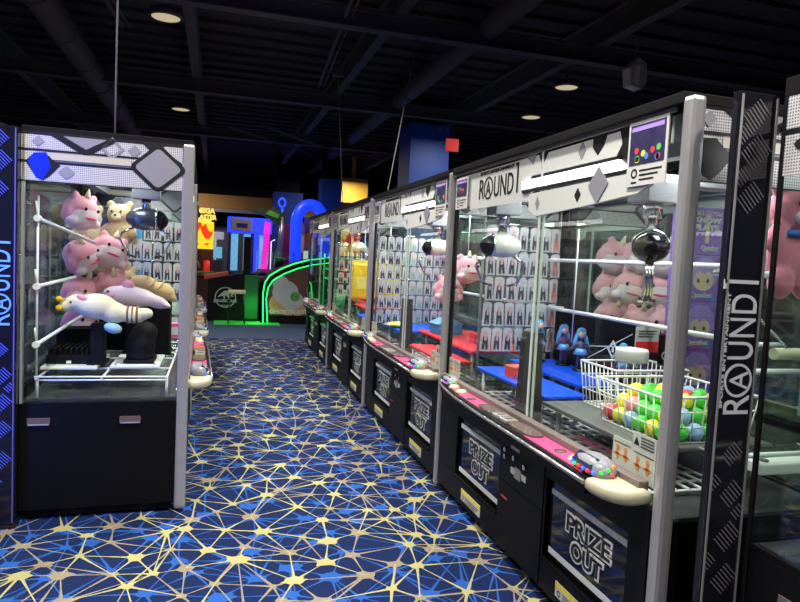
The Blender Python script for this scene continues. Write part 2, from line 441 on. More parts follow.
def claw(parent, a, d, z, ztop, name='crane', yaw=0, col=None):
    """claw head on a shaft with two jointed arms"""
    t = MB(); t.box(a-.05, a+.05, .12, D-.08, 1.86, 1.90, .004); t.box(a-.07, a+.07, d-.08, d+.08, 1.78, 1.87, .006)
    cr = t.build(name, GREYP, parent)
    b = MB(); b.tube([(a, d, z+.04), (a, d, 1.8)], .028, 14); b.tube([(a, d, z+.12), (a, d, 1.8)], .04, 14); b.build('shaft', CHROME, cr)
    R3 = Rz(yaw)
    def L(x, y, zz): return Vector((a, d, z))+R3 @ Vector((x, y, zz))
    b = MB(); b.ell((a, d, z), (.118, .078, .070), R3, 4); 
    hd = b.build('claw_head', col or mat('claw_shell', (.62, .63, .60), .22, .3), cr)
    b = MB(); b.ell(L(-.064, 0, -.004), (.068, .070, .062), R3, 3); b.build('lens', GLOSSB, hd)
    b = MB(); b.tube([L(-.062, .071*math.cos(k*PI/10), .064*math.sin(k*PI/10)) for k in range(20)], .007, 6, True); b.build('trim_ring', CHROME, hd)
    for s in (-1, 1):
        b = MB()
        for off in (-.011, 0, .011):
            b.tube([L(s*.06, off, -.05), L(s*.135, off, -.09), L(s*.15, off, -.125), L(s*.10, off, -.225)], .006, 6)
        b.tube([L(s*.10, -.015, -.225), L(s*.10, .015, -.225)], .008, 6)
        b.prism([(0, 0), (.05, -.008), (.055, .004), (.0, .012)], frame(L(s*.105, s*.014, -.228), R3 @ Vector((-s, 0, -.1)), R3 @ Vector((-s*.1, 0, 1))), .02, 0)
        b.build('claw_arm', CHROME, cr)

def machine(label, loc, rz, Lm, post_high, group=None, pw=.052, rear=True, front_text=True, crane=((1.3, .3, 1.6),), detail=True, blue=False, poster=True, power=26, rods=True, cards=True, cyaw=None, ccol=None, lit=(.96, 1, .97)):
    """local frame: x along the front from the viewer's left, y inward, z up. post_high: the corner post stands at x = Lm, else at 0"""
    R = root('claw_machine', label, 'claw machine', loc, rz, group)
    ma = (lambda a: a) if post_high else (lambda a: Lm-a)
    def bx(b, a0, a1, *r, **k):
        a0, a1 = ma(a0), ma(a1); return b.box(min(a0, a1), max(a0, a1), *r, **k)
    FR = frame((0, 0, 0), (1, 0, 0), (0, 0, 1))                  # front frame: u = x, v = z, n = -y
    # --- cabinet
    b = MB()
    A0 = .054 if post_high else .015
    b.box(A0, Lm-.015, .045, D, .06, ZB)
    b.box(A0, Lm-.015, .008, .045, .06, .205, .003); b.box(A0, Lm-.015, .008, .045, .565, .69, .003)
    for a0, a1 in ((.054, .36), (.965, 1.45), (2.03, Lm-.015)): bx(b, a0, a1, .008, .045, .205, .565, .003)
    b.box(A0+.02, Lm-.03, .07, D-.03, .02, .06)
    cab = b.build('base_cabinet', BLACK, R)
    for a in (.1, Lm-.1):
        for d in (.1, D-.1):
            b = MB(); b.lathe([(.028, 0), (.028, .008), (.012, .014), (.012, .03)], (a, d, 0), 12); b.build('levelling_foot', CHROME, cab)
    b = MB(); b.box(A0, Lm, .0, D, ZT-.005, ZT+.032, .004); b.box(A0+.01, Lm-.02, .03, D-.03, ZT-.03, ZT); b.build('roof', BLACKM, R)
    b = MB(); b.box(.06, Lm-.02, .06, D-.02, ZB, ZB+.012); b.build('floor_tray', mat('tray_dark', (.05, .05, .055), .25), R)
    if not post_high:
        for dc in (.295, .745):
            b = MB(); b.box(.008, .016, dc-.055, dc+.055, .525, .56, .003); b.build('recessed_handle', SMOKE, cab)
            b = MB(); b.box(.004, .016, dc-.05, dc+.05, .520, .528, .002); b.build('handle_lip', GREYP, cab)
    # --- prize doors
    for (a0, a1) in ((.36, .965), (1.45, 2.03)):
        u0, u1 = sorted((ma(a0), ma(a1)))
        b = MB(); b.box(u0+.01, u1-.01, .028, .044, .215, .555, .003); dr = b.build('prize_door', GLOSSB, R)
        M = frame((0, .028, 0), (1, 0, 0), (0, 0, 1))
        b = MB(); b.rect(u0+.02, u1-.02, .50, .525, M, .003); b.rect(u0+.02, u1-.02, .235, .26, M, .003); b.build('white_stripe', WHITE, dr)
        if front_text:
            c = (u0+u1)/2+.02
            b = MB(); b.text('PRIZE', c-.165, c+.165, .385, .475, M, .003, .075); b.text('OUT', c-.12, c+.12, .285, .375, M, .003, .075); b.build('outline_lettering', WHITE, dr)
            b = MB(); b.text('PRIZE', c-.155, c+.155, .394, .466, M, .0045, .02, t0=.003); b.text('OUT', c-.11, c+.11, .294, .366, M, .0045, .02, t0=.003); b.build('lettering', INK, dr)
        b = MB(); b.box(u0, u1, .0, .012, .196, .212, .003); b.build('door_sill', BLACKM, dr)
    # --- coin panel
    M = frame((0, .008, 0), (1, 0, 0), (0, 0, 1))
    u0, u1 = sorted((ma(.985), ma(1.43)))
    b = MB(); b.rect(u0, u1, .07, .40, M, .004); b.rect(u0, u1, .405, .66, M, .004); cp = b.build('coin_panel', BLACK, R)
    if detail:
        b = MB(); b.rect(u0+.11, u0+.20, .59, .605, M, .006, .004); b.rect(u0+.17, u0+.23, .635, .655, M, .006, .004); b.rect(u0+.12, u0+.18, .47, .50, M, .006, .004); b.rect(u0+.23, u0+.28, .47, .50, M, .006, .004); b.build('paper_sticker', CARD, cp)
        b = MB(); b.rect(u0+.17, u0+.235, .462, .512, M, .012, .004); b.build('coin_slot', PLATE, cp)
        for du, dv in ((.05, .565), (.05, .53), (.15, .55), (.26, .54)):
            b = MB(); b.ring((u0+du, dv), .013, .004, M, .012, .004, 12); b.build('lock', CHROME, cp)
        b = MB(); b.rect(u0+.03, u0+.10, .318, .328, M, .006, .004); b.build('red_sticker', mat('sticker_red', (.7, .05, .04), .5), cp)
    for a in (.62, 1.72):
        u = ma(a)
        b = MB(); b.rect(u-.14, u+.14, .095, .16, M, .002); st = b.build('warning_sticker', CARD, R)
        b = MB(); b.rect(u-.14, u+.14, .138, .16, M, .003, .002)
        b.build('yellow_band', YELLOW, st)
        b = MB(); b.ring((u-.11, .115), .014, .009, M, .003, .002, 12)
        for k in range(3): b.rect(u-.08, u+.12-.02*k, .124-.011*k, .128-.011*k, M, .003, .002)
        b.build('print', INK, st)
    # --- control ledge
    out = [(.12, .0), (.20, -.055), (.38, -.085), (.62, -.108), (.95, -.12), (1.5, -.122), (1.95, -.13), (1.97, .0)]
    b = MB(); b.prism([(ma(a), d) for a, d in out], frame((0, 0, 0), (1, 0, 0), (0, 1, 0)), .745, .688); led = b.build('control_ledge', BLACK, R)
    b = MB()
    edge = [(ma(a), d-.003, .728) for a, d in out[:7]]
    b.tube(edge, .009, 8); b.build('metal_edge', mat('edge_metal', (.45, .44, .44), .25, .8), led)
    b = MB()
    pan = [(.28, -.015), (.28, -.06), (.62, -.09), (.95, -.10), (.95, -.015)]
    b.prism([(ma(a), d) for a, d in pan], frame((0, 0, 0), (1, 0, 0), (0, 1, 0)), .749, .745)
    b.build('button_panel', PINKP, led)
    b = MB(); b.prism([(ma(a), d) for a, d in ((1.42, -.015), (1.42, -.105), (1.90, -.112), (1.90, -.015))], frame((0, 0, 0), (1, 0, 0), (0, 1, 0)), .749, .745)
    b.build('button_panel', PINKP, led)
    b = MB()
    for a0, a1 in ((.86, 1.10), (1.22, 1.47)):
        n = 18; c = (a0+a1)/2; hw = (a1-a0)/2
        b.prism([(ma(c)+hw*math.copysign(abs(math.cos(2*PI*k/n))**.5, math.cos(2*PI*k/n)), -.058+.042*math.copysign(abs(math.sin(2*PI*k/n))**.6, math.sin(2*PI*k/n))) for k in range(n)], frame((0, 0, 0), (1, 0, 0), (0, 1, 0)), .757, .745)
    b.build('button_cover', SMOKE, led)
    for a in (1.10, 1.185):
        b = MB(); b.box(ma(a)-.036, ma(a)+.036, -.098, -.03, .745, .762, .004); sl = b.build('coin_plate', PLATE, led)
        b = MB(); b.box(ma(a)-.004, ma(a)+.004, -.085, -.045, .760, .764); b.build('slot', INK, sl)
    for a, d in ((.42, -.05), (.55, -.058), (1.78, -.062), (1.86, -.062)):
        b = MB(); b.lathe([(.033, .745), (.033, .756), (.027, .762), (.025, .766), (0.002, .768)], (ma(a), d, 0), 20); b.build('push_button', CREAM, led)
    for a, d in ((.72, -.065), (1.66, -.062)):
        b = MB(); b.lathe([(.026, .745), (.026, .752), (.002, .753)], (ma(a), d, 0), 20); b.build('push_button', SMOKE, led)
    b = MB(); b.box(.056, Lm-.06, -.012, .03, .70, .775, .006); b.build('window_sill', BROWN, R)
    # cream end cap, rounded to the post
    cap = [(1.955, -.132), (1.99, -.134)]+[(1.99+.135*math.sin(q*PI/18), -.04-.094*math.cos(q*PI/18)) for q in range(1, 10)]+[(2.125, .02), (1.955, .02)]
    b = MB(); zz = [.70, .712, .735, .747, .752]; ins = [.010, 0, 0, .006, .016]
    rings = []
    for z, i in zip(zz, ins):
        cx, cy = 2.03, -.05
        rings.append([b.bm.verts.new((ma(cx+(a-cx)*(1-i/.09)), cy+(d-cy)*(1-i/.08), z)) for a, d in cap])
    n = len(cap)
    for A, B in zip(rings, rings[1:]):
        for k in range(n): b.bm.faces.new((A[k], A[(k+1) % n], B[(k+1) % n], B[k])).smooth = True
    b.bm.faces.new(rings[0]); b.bm.faces.new(rings[-1])
    b.build('ledge_cap', CREAM, R)
    # domed LCD consoles
    for (a, dd, sc) in ((1.90, -.06, 1.0), (.30, -.032, .8)):
        c = Vector((ma(a), dd, .752)); M = frame(c, (1, 0, 0), (0, 1, 0))
        b = MB(); N = 14; rg = []
        for (s_, z) in ((1, 0), (1, .016), (.95, .032), (.8, .047), (.5, .056)):
            rg.append([b.bm.verts.new(c+Vector((.10*sc*s_*math.copysign(abs(math.cos(2*PI*k/N))**.6, math.cos(2*PI*k/N)), .05*sc*(s_*.8+.2)*math.copysign(abs(math.sin(2*PI*k/N))**.6, math.sin(2*PI*k/N))+.012*(1-s_), z*sc))) for k in range(N)])
        for A, B in zip(rg, rg[1:]):
            for k in range(N): b.bm.faces.new((A[k], A[(k+1) % N], B[(k+1) % N], B[k])).smooth = True
        b.bm.faces.new(rg[0]); b.bm.faces.new(rg[-1])
        con = b.build('lcd_console', GREYP, R)
        Ms = frame(c+Vector((-.01*sc, -.047*sc, .020*sc)), (1, 0, 0), (0, .75, .66))
        b = MB(); b.rect(-.062*sc, .062*sc, 0, .047*sc, Ms, .010*sc, -.01); b.build('lcd_screen', SCREEN, con)
        lp = [(-.082, -.044, .012, 2), (-.055, -.05, .012, 1), (-.025, -.052, .012, 0), (.005, -.052, .012, 2), (.035, -.052, .012, 0), (.065, -.048, .014, 2), (.088, -.03, .02, 1), (.094, -.006, .03, 1), (.085, .02, .04, 3), (.097, .008, .015, 0)]
        for x, y, z, q in lp:
            b = MB(); b.ell(c+Vector((x*sc, y*sc, z*sc)), .0072*sc, None, 2); b.build('led', LEDS[q], con)
    # --- posts and frames
    b = MB(); a0, a1 = (Lm+.001, Lm+.05) if post_high else (.002, .06)
    b.box(a0, a1, -.004, pw, .02, ZT+.012, .016); b.build('corner_post', ALU, R)
    b = MB(); bx(b, .053, .072, .03, .055, ZB, ZT); b.build('window_frame', BLACKM, R)
    b = MB(); b.box(.056, Lm-.06, .02, .05, ZT-.02, ZT-.004); b.build('top_rail', ALU, R)
    for a in (.068 if post_high else .012, Lm-.03):
        b = MB(); b.box(a-.008, a+.02, D-(.045 if rear else .018), D-.012 if rear else D-.006, ZB, ZT); b.build('rear_post', BLACKM if rear else GREYP, R)
    # --- glass
    b = MB(); bx(b, .075, 1.22, .036, .040, .74, 1.84); p1 = b.build('front_glass', GLASS, R)
    b = MB(); bx(b, 1.18, Lm-.005 if post_high else Lm-.07, .026, .030, .74, 1.84); p2 = b.build('front_glass', GLASS, R)
    STILE = mat('stile', (.55, .62, .58), .2)
    b = MB(); bx(b, 1.205, 1.222, .035, .041, .74, 2.03); b.build('stile', STILE, p1)
    b = MB(); bx(b, 1.18, 1.195, .025, .031, .74, 2.03); b.build('stile', STILE, p2)
    for a in (.062 if post_high else .012, Lm-.012):
        b = MB(); b.box(a-.003, a+.003, .06, D-.046 if rear else D-.02, ZB, ZH+.005); b.build('end_glass', GLASS, R)
    b = MB(); b.box(.07, Lm-.04, D-.03, D-.026, ZB, ZT-.03); b.build('rear_glass', GLASS, R)
    # --- end headers
    end_header(R, frame((Lm-.008, .03, ZH), (0, 1, 0), (0, 0, 1)), blue=False) if post_high else end_header(R, frame((.008, D-.004, ZH), (0, -1, 0), (0, 0, 1)), blue)
    # --- front header
    M = frame((0, .034, 0), (1, 0, 0), (0, 0, 1))
    b = MB(); b.rect(.10, 1.08, 1.83, 2.03, M, .004, -.004); b.rect(.30, 1.06, 1.81, 1.83, M, .004, -.004); b.rect(1.08, Lm-.08, 1.93, 2.03, M, .004, -.004)
    b.prism([(1.08, 1.76), (1.16, 1.73), (1.55, 1.75), (1.92, 1.775), (1.99, 1.80), (1.99, 1.855), (1.08, 1.84)], M, .012, -.004)
    fh = b.build('header_panel', PANEL, R)
    if front_text:
        b = MB(); ring_logo(b, M @ Matrix.Translation((.44, 1.86, 0)), .112, .007); b.build('logo_lettering', INK, fh)
    b = MB()
    b.prism([(1.60, 2.03), (1.60, 1.985), (1.64, 1.95), (1.68, 1.985), (1.70, 2.03)], M, .006, .004)
    b.prism([(1.14, 2.03), (1.18, 1.96), (1.24, 2.03)], M, .006, .004)
    b.prism([(1.78, 2.03), (1.80, 1.97), (1.77, 1.93), (1.84, 1.86), (1.92, 1.86), (1.86, 1.93), (1.88, 2.03)], M, .006, .004)
    b.prism([(1.08, 1.925), (1.80, 1.928), (1.83, 1.915), (1.08, 1.912)], M, .006, .004); b.prism([(1.0, 1.862), (1.86, 1.868), (1.90, 1.855), (1.0, 1.85)], M, .014, -.004)
    b.prism(rdiamond(1.52, 1.80, .025, .03, .05), M, .014, .011)
    b.build('black_pattern', INK, fh)
    b = MB()
    for pl, t1 in ((rdiamond(1.67, 1.83, .07, .075, .1), .0165), (rdiamond(1.52, 1.985, .03, .04, .1), .006), (rdiamond(1.17, 1.79, .02, .035, .05), .014), ([(1.12, 2.03), (1.09, 1.98), (1.06, 2.0), (1.0, 2.03)], .006)):
        b = MB(); b.prism(pl, M, t1, t1-.003); b.build('grey_diamond', GREYD, fh)
    b = MB(); b.prism([(1.0, 1.872), (1.0, 1.908), (1.80, 1.911), (1.86, 1.873)], M, .016, -.002); b.build('light_tube', TUBE, fh)
    if poster:
        for (u_0, u_1, v_0, v_1, k) in ((Lm-.295, Lm-.08, 1.80, 2.03, 0), (.10, .29, 1.82, 2.01, 1)):
            b = MB(); b.rect(u_0, u_1, v_0, v_1, M, .020, .016); po = b.build('notice_sheet', CARD, fh)
            b = MB(); b.rect(u_0+.012, u_1-.012, v_0+.075, v_1-.012, M, .0215, .02); ph = b.build('photo_print', mat('photo_dark', (.035, .03, .10), .4, var=.6, scale=30), po)
            for _ in range(9):
                cu, cv = random.uniform(u_0+.03, u_1-.03), random.uniform(v_0+.09, v_0+.125)
                b = MB(); b.ring((cu, cv), .012, .001, M, .0225, .0215, 8); b.build('printed_dot', [LEDP[0], LEDP[1], LEDP[2], LEDP[3]][_ % 4], ph)
            b = MB(); b.rect(u_0+.02, u_1-.02, v_1-.035, v_1-.02, M, .0225, .0215); b.build('printed_band', LILAC, ph)
            b = MB()
            for k2 in range(3): b.rect(u_0+.075, u_1-.02-.02*k2, v_0+.05-.016*k2, v_0+.056-.016*k2, M, .021, .02)
            b.ring((u_0+.045, v_0+.045), .018, .011, M, .021, .02, 12); b.rect(u_0+.03, u_0+.06, v_0+.01, v_0+.016, M, .021, .02)
            b.build('printed_lines', INK, po)
    # --- instruction cards behind the glass at both ends
    if cards:
        for (cs, a0) in ((1, 1.86), (1, .06)):
            for (u, wd, zc, hh, drawn) in (((a0+.0, .115, .742, .095, 1), (a0+.115, .13, .735, .15, 2)) if a0 > 1 else ((a0, .1, .745, .1, 1), (a0+.1, .1, .745, .1, 1))):
                M2 = frame((0, .044, 0), (1, 0, 0), (0, 0, 1)); v = zc+.035
                uu0 = ma(u) if post_high else ma(u)-wd
                b = MB(); b.rect(uu0, uu0+wd, v-.02, v+hh, M2, .003); cdm = b.build('instruction_card', CARD, R)
                b = MB()
                for q in range(2):
                    cu = uu0+wd*(.28+.42*q); b.prism(rdiamond(cu, v+.032, .014, .026, .4), M2, .0045, .003); b.ring((cu, v+.058), .011, .001, M2, .0045, .003, 8); b.rect(cu-.022, cu+.022, v+.03, v+.037, M2, .0045, .003)
                b.build('drawing', ORANGE, cdm)
                b = MB(); b.rect(uu0+.01, uu0+wd-.01, v+.076, v+.079, M2, .0045, .003)
                if drawn == 2:
                    b.prism([(uu0+.008, v+.105), (uu0+.038, v+.105), (uu0+.023, v+.135)], M2, .0045, .003)
                    for q in range(4): b.rect(uu0+.048, uu0+wd-.012, v+.102+.011*q, v+.106+.011*q, M2, .0045, .003)
                b.build('print', INK, cdm)
    # --- interior fittings
    if rods:
        for z in (1.225, 1.535):
            b = MB(); b.tube([(.16, .67, z), (Lm-.28, .67, z)], .012, 10); b.build('shelf_rod', ROD, R)
            for a in (.16, Lm-.28):
                b = MB(); b.tube([(a, .67, z), (a, D-.05, z)], .010, 8); b.build('rod_bracket', ROD, R)
        b = MB(); b.tube([(ma(.57), .62, 1.05), (ma(.57), .62, 1.72)], .004, 6); b.build('hanger_wire', ROD, R)
        b = MB(); aa = ma(1.085)
        b.bm.verts.ensure_lookup_table()
        v = [b.bm.verts.new((aa+x*k, .085+y*k2*.8, z)) for z, k, k2 in ((ZB+.01, 1.25, 1), (1.17, .8, .8)) for x, y in ((-.06, -.05), (.06, -.05), (.06, .05), (-.06, .05))]
        for q in ((3, 2, 1, 0), (4, 5, 6, 7), (0, 1, 5, 4), (1, 2, 6, 5), (2, 3, 7, 6), (3, 0, 4, 7)): b.bm.faces.new([v[i] for i in q])
        b.build('divider_pillar', mat('pillar_dark', (.035, .035, .038), .3), R)
        b = MB()
        for k in range(20): b.tube([(.2+k*.092, .10, .672), (.2+k*.092, .50, .672)], .0065, 4)
        for k in range(8): b.tube([(.2, .10+k*.057, .676), (1.95, .10+k*.057, .676)], .0065, 4)
        b.build('wire_grid', ROD, R)
    b = MB(); b.box(.08, Lm-.05, .1, .16, 1.90, 1.95); b.box(.08, Lm-.05, D-.16, D-.1, 1.90, 1.95); b.build('gantry_rail', GREYP, R)
    for q_, (a, d, z) in enumerate(crane): claw(R, ma(a), d, z, 1.8, yaw=(PI/2-.15, PI*.80)[q_] if cyaw is None else cyaw, col=ccol)
    # the lamp inside the roof
    l = bpy.data.lights.new('cabinet_lamp', 'AREA'); l.shape = 'RECTANGLE'; l.size = Lm-.4; l.size_y = .2; l.energy = power; l.color = lit
    lo = bpy.data.objects.new('cabinet_lamp', l); COL.objects.link(lo); lo.parent = R; lo.location = (Lm/2, .42, 1.985)
    return R
LEDP = [mat('print_red', (.75, .06, .05), .5), mat('print_green', (.1, .6, .1), .5), mat('print_yellow', (.8, .7, .08), .5), mat('print_blue', (.1, .25, .7), .5)]

XR, XL, LM = 1.43, -.13, 2.155
YS = (1.777, 3.937, 6.134, 8.32)
RL = ['long claw machine next to the black sign tower, ball basket and blue boards inside', 'second claw machine along the row, with the red boards and blue tent box', 'third claw machine along the row, holding the big yellow bags', 'last claw machine of the row, beside the green trimmed cabinet']
CR = [((.44, .19, 1.60), (1.61, .33, 1.60)), ((1.0, .35, 1.6),), ((.5, .25, 1.6),), ((1.75, .25, 1.6),)]
for k in range(4):
    machine(RL[k], (XR, YS[k]+LM, 0), -PI/2, LM, True, 'claw machines facing the aisle', crane=CR[k], power=(25, 32, 32, 32)[k], rods=k < 2, ccol=mat('claw_cream', (.62, .63, .55), .3) if k < 2 else None)
OL = ['claw machine backing onto the ball basket machine, pink plush pile inside', 'claw machine backing onto the red board machine', 'claw machine backing onto the yellow bag machine']
for k in range(3):
    machine(OL[k], (XR+2*D+.04, YS[k], 0), PI/2, LM, False, 'claw machines facing away', crane=(), detail=False, poster=False, cards=False, power=5, rods=False)
YL = (3.733, 5.93, 8.13)
LL = ['claw machine with pink and tan plush toys beside the blue lit sign tower', 'claw machine behind the plush toy machine', 'claw machine two behind the plush toy machine']
for k in range(3):
    machine(LL[k], (XL-.02*(YL[k]-YL[0]), YL[k], 0), PI/2+.02, LM, False, 'claw machines opposite the long row', pw=.058, rear=False, crane=((.9, .33, 1.6),) if k else ((1.60, .28, 1.66),), detail=False, blue=(k == 0), poster=False, cards=False, power=17, rods=bool(k), cyaw=PI/2, ccol=mat('claw_steel', (.12, .12, .14), .25, .5))
machine('claw machine backing onto the plush toy machine, dark packets inside', (XL-2*D-.08, YL[0]+LM, 0), -PI/2, LM, True, crane=(), detail=False, poster=False, cards=False, power=6, rods=False)

# ------------------------------------------------------------------ sign towers
def tower(label, loc, wd, dp, hatch, letters, edge, x_text):
    t = root('sign_tower', label, 'sign tower', loc)
    b = MB(); b.box(0, wd, 0, dp, .02, 2.06, .004); b.box(-.01, wd+.01, -.01, dp+.01, 0, .02); bd = b.build('tower_body', GLOSSB, t)
    M = frame((0, 0, 0), (1, 0, 0), (0, 0, 1))
    b = MB(); b.rect(.006, .012, .03, 2.05, M, .004); b.rect(wd-.012, wd-.006, .03, 2.05, M, .004); b.build('edge_strip', edge, t)
    for (cu, cv, s) in [(wd*.45, 1.99, .045), (wd*.16, 1.93, .03), (wd*.5, 1.88, .05), (wd*.2, 1.80, .03), (wd*.45, 1.74, .045), (wd*.55, .93, .035), (wd*.62, .80, .04), (wd*.15, .84, .025), (wd*.95-.02, .74, .025), (wd*.6, .66, .045), (wd*.12, .58, .03), (wd*.6, .52, .045), (wd*.2, .40, .04), (wd*.6, .36, .045), (wd*.3, .24, .05)]:
        b = MB()
        N_ = max(4, int(s/.0058))
        for k in range(N_):                                    # a diamond of diagonal hatch lines, cut at the tower's sides
            o = (-s+2*s*(k+.5)/N_); c0 = Vector((cu+o*.7, cv+o*.7)); d = Vector((-.7, .7))*s*.72; n = Vector((.7, .7))*.0016
            lo, hi = .014, wd-.014                             # the line runs from c0-d (right) to c0+d (left)
            t0, t1 = -1, 1
            if d.x: t0 = max(t0, (hi-c0.x)/d.x); t1 = min(t1, (lo-c0.x)/d.x)
            if t1-t0 > .08:
                q = [c0+d*t0-n, c0+d*t1-n, c0+d*t1+n, c0+d*t0+n]
                b.prism([(p.x, p.y) for p in q], M, .002)
        b.build('hatch_diamond', hatch, bd)
    h = .098; Mt = frame((wd*.5+.052, -.0, 1.06), (0, 0, 1), (-1, 0, 0))
    b = MB(); ring_logo(b, Mt, .096, .003, strap=False); b.text('SPORTS ENTERTAINMENT', .02, .385, .102, .114, Mt, .003, .02); b.build('vertical_lettering', letters, bd)
    return t
tower('black sign tower with white vertical lettering between the row and the pink bear machine', (1.515, 1.63, 0), .15, .03, mat('hatch_silver', (.20, .18, .20), .35), mat('letter_silver', (.66, .64, .68), .35), ALU, 0)
tower('sign tower with blue lit lettering at the back of the plush toy machine', (-1.125, 3.655, 0), .16, .05, mat('hatch_blue_lit', (.08, .12, .75), .4), mat('letter_blue_lit', (.12, .3, 1), .4, emit=.55, ecol=(.1, .28, 1)), mat('edge_blue_lit', (.1, .1, .3), .4), 0)  # blue light painted into hatch, letters and edge; the letters also glow

# ------------------------------------------------------------------ bear machine beside the tower
t = root('claw_machine', 'claw machine with a pink bear, set back beside the black sign tower', 'claw machine', (1.665, 1.615, 0))
X0, X1, Y0_ = 0, .8, -2.0
b = MB(); b.box(.03, X1, Y0_, -.02, .04, .63); b.box(.0, .03, Y0_, -.02, .04, .63, .004); b.box(.0, .05, Y0_, -.02, .63, .65, .003)
cab = b.build('base_cabinet', BLACK, t)
b = MB(); b.box(-.004, .002, -.36, -.14, .495, .545, .002); b.build('recessed_handle', SMOKE, cab)
b = MB(); b.box(0, X1, Y0_, 0, 2.05, 2.11, .004); b.build('roof', BLACKM, t)
b = MB(); b.box(0, .014, -.014, 0, .04, 2.05, .003); b.build('corner_post', BLACKM, t)
b = MB(); b.box(X1-.03, X1, -.03, 0, .63, 2.05, .004); b.build('rear_post', BLACKM, t)
b = MB(); b.box(.004, .008, Y0_, -.014, .65, 1.82); b.build('front_glass', GLASS, t)
b = MB(); b.box(.016, X1-.03, -.008, -.004, .65, 1.82); b.build('end_glass', GLASS, t)
b = MB(); b.box(.02, X1, Y0_, -.03, .64, .652); b.build('floor_tray', mat('tray_gloss', (.02, .02, .028), .06), t)
b = MB(); b.box(X1-.02, X1, Y0_, -.03, .65, 2.04); b.build('rear_panel', mat('panel_dusk', (.03, .03, .045), .4), t)
b = MB(); M = frame((.006, 0, 0), (0, -1, 0), (0, 0, 1)); b.rect(.015, 1.9, 1.81, 2.05, M, .004, -.004); hp = b.build('header_panel', HALF, t)
b = MB(); b.rect(.015, 1.9, 1.935, 1.95, M, .006, .004); b.prism(rdiamond(.19, 1.90, .15, .08, .15), M, .008, .004); b.build('black_pattern', INK, hp)
b = MB(); b.prism(rdiamond(.17, 2.005, .06, .04, .1), M, .008, .004); b.build('grey_pattern', GREYD, hp)
for (p, q, r) in (((.03, -.34, .79), (.78, -.34, .79), .007), ((.03, -.5, .79), (.78, -.5, .79), .007)):
    b = MB(); b.tube([p, q], r, 10); b.build('shelf_rod', ROD, t)
l = area('cabinet_lamp', (2.05, 1.0, 2.0), .4, 9, (.97, .98, 1), size_y=1.2)
# metal slide unit on the rods
t = root('prize_slide', 'white metal slide unit resting on low rods under the pink bear', 'slide', (1.97, 1.86, .785))
b = MB(); b.box(-.07, .2, -.06, .06, 0, .04, .006); b.build('slide_body', WHITE, t)
b = MB(); b.lathe([(.016, .04), (.016, .046), (.008, .046)], (-.02, -.02, 0), 14); b.build('bolt', INK, t)
b = MB(); b.tube([(-.07, .02, .02), (-.10, .02, .015), (-.11, .0, -.002)], .012, 8); b.build('hook', CHROME, t)
# pink bear
t = root('prize_rail', 'white rods with a thick cream bar and chain beside the pink bear', 'rail', (1.9, 1.90, .655))
for (p, q, r) in (((-.16, -.08, .20), (.3, -.08, .20), .010), ((-.16, -.02, .12), (.3, -.02, .12), .007), ((-.16, .02, .85), (.3, .02, .85), .014), ((-.16, -.05, .50), (.3, -.05, .50), .010)):
    b = MB(); b.tube([p, q], r, 10); b.build('rod', ROD, t)
for x in (-.16, .3):
    b = MB(); b.tube([(x, -.05, 0), (x, -.05, .9)], .006, 8); b.tube([(x, -.08, .2), (x, .03, .2)], .005, 6); b.tube([(x, -.05, .85), (x, .03, .85)], .005, 6); b.build('upright', GREYP, t)
b = MB(); b.tube([(.06, -.05, .565), (.3, -.05, .565)], .022, 12); b.build('chain_bar', CREAM, t)
b = MB()
for k in range(16):
    c = Vector((-.06+.011*k, -.06, .72-.0085*k)); d = Vector((.011, 0, -.0085)).normalized()
    s_ = d.cross(Vector((0, 1, 0))).normalized() if k % 2 else Vector((0, 1, 0))
    b.tube([c+d*.010*math.cos(a)+s_*.006*math.sin(a) for a in [2*PI*i/8 for i in range(8)]], .0018, 5, True)
b.build('chain', CHROME, t)
t = root('pink_bear_plush', 'large pink bear plush hanging behind the black sign tower', 'plush toy', (2.085, 1.945, 1.64)); t.scale = (.66, .66, .66)
mobj('body', blob([((0, 0, -.1), (.14, .10, .17)), ((0, 0, .17), (.145, .12, .135)), ((-.12, -.03, .02), (.055, .05, .10), Ry(.5)), ((.12, -.03, .02), (.055, .05, .10), Ry(-.5)), ((-.085, -.05, -.24), (.07, .07, .10)), ((.085, -.05, -.24), (.07, .07, .10)), ((-.10, 0, .29), (.05, .03, .05)), ((.10, 0, .29), (.05, .03, .05))]), ROSEF, t)
b = MB(); b.ell((0, -.10, .13), (.07, .045, .05)); b.build('muzzle', mat('white_plush', (.75, .74, .74), .95, bump=.4, bscale=200), t)
b = MB(); b.ell((0, -.145, .15), (.022, .012, .016)); b.build('nose', EYE, t)
for s in (-1, 1):
    b = MB(); b.ell((s*.055, -.11, .20), (.013, .009, .015)); b.build('eye', EYE, t)
b = MB(); b.ell((-.135, -.05, .10), (.022, .02, .022)); b.build('patch', mat('patch_peach', (.75, .38, .2), .9), t)
b = MB(); b.tube([(.10*math.cos(a), -.015+.095*math.sin(a), .035) for a in [2*PI*i/20 for i in range(20)]], .018, 8, True); b.build('collar', mat('collar_blue', (.03, .14, .55), .7), t)
b = MB(); b.tube([(0, 0, .3), (.0, .0, .38)], .004, 6); b.build('hanging_cord', ROD, t)

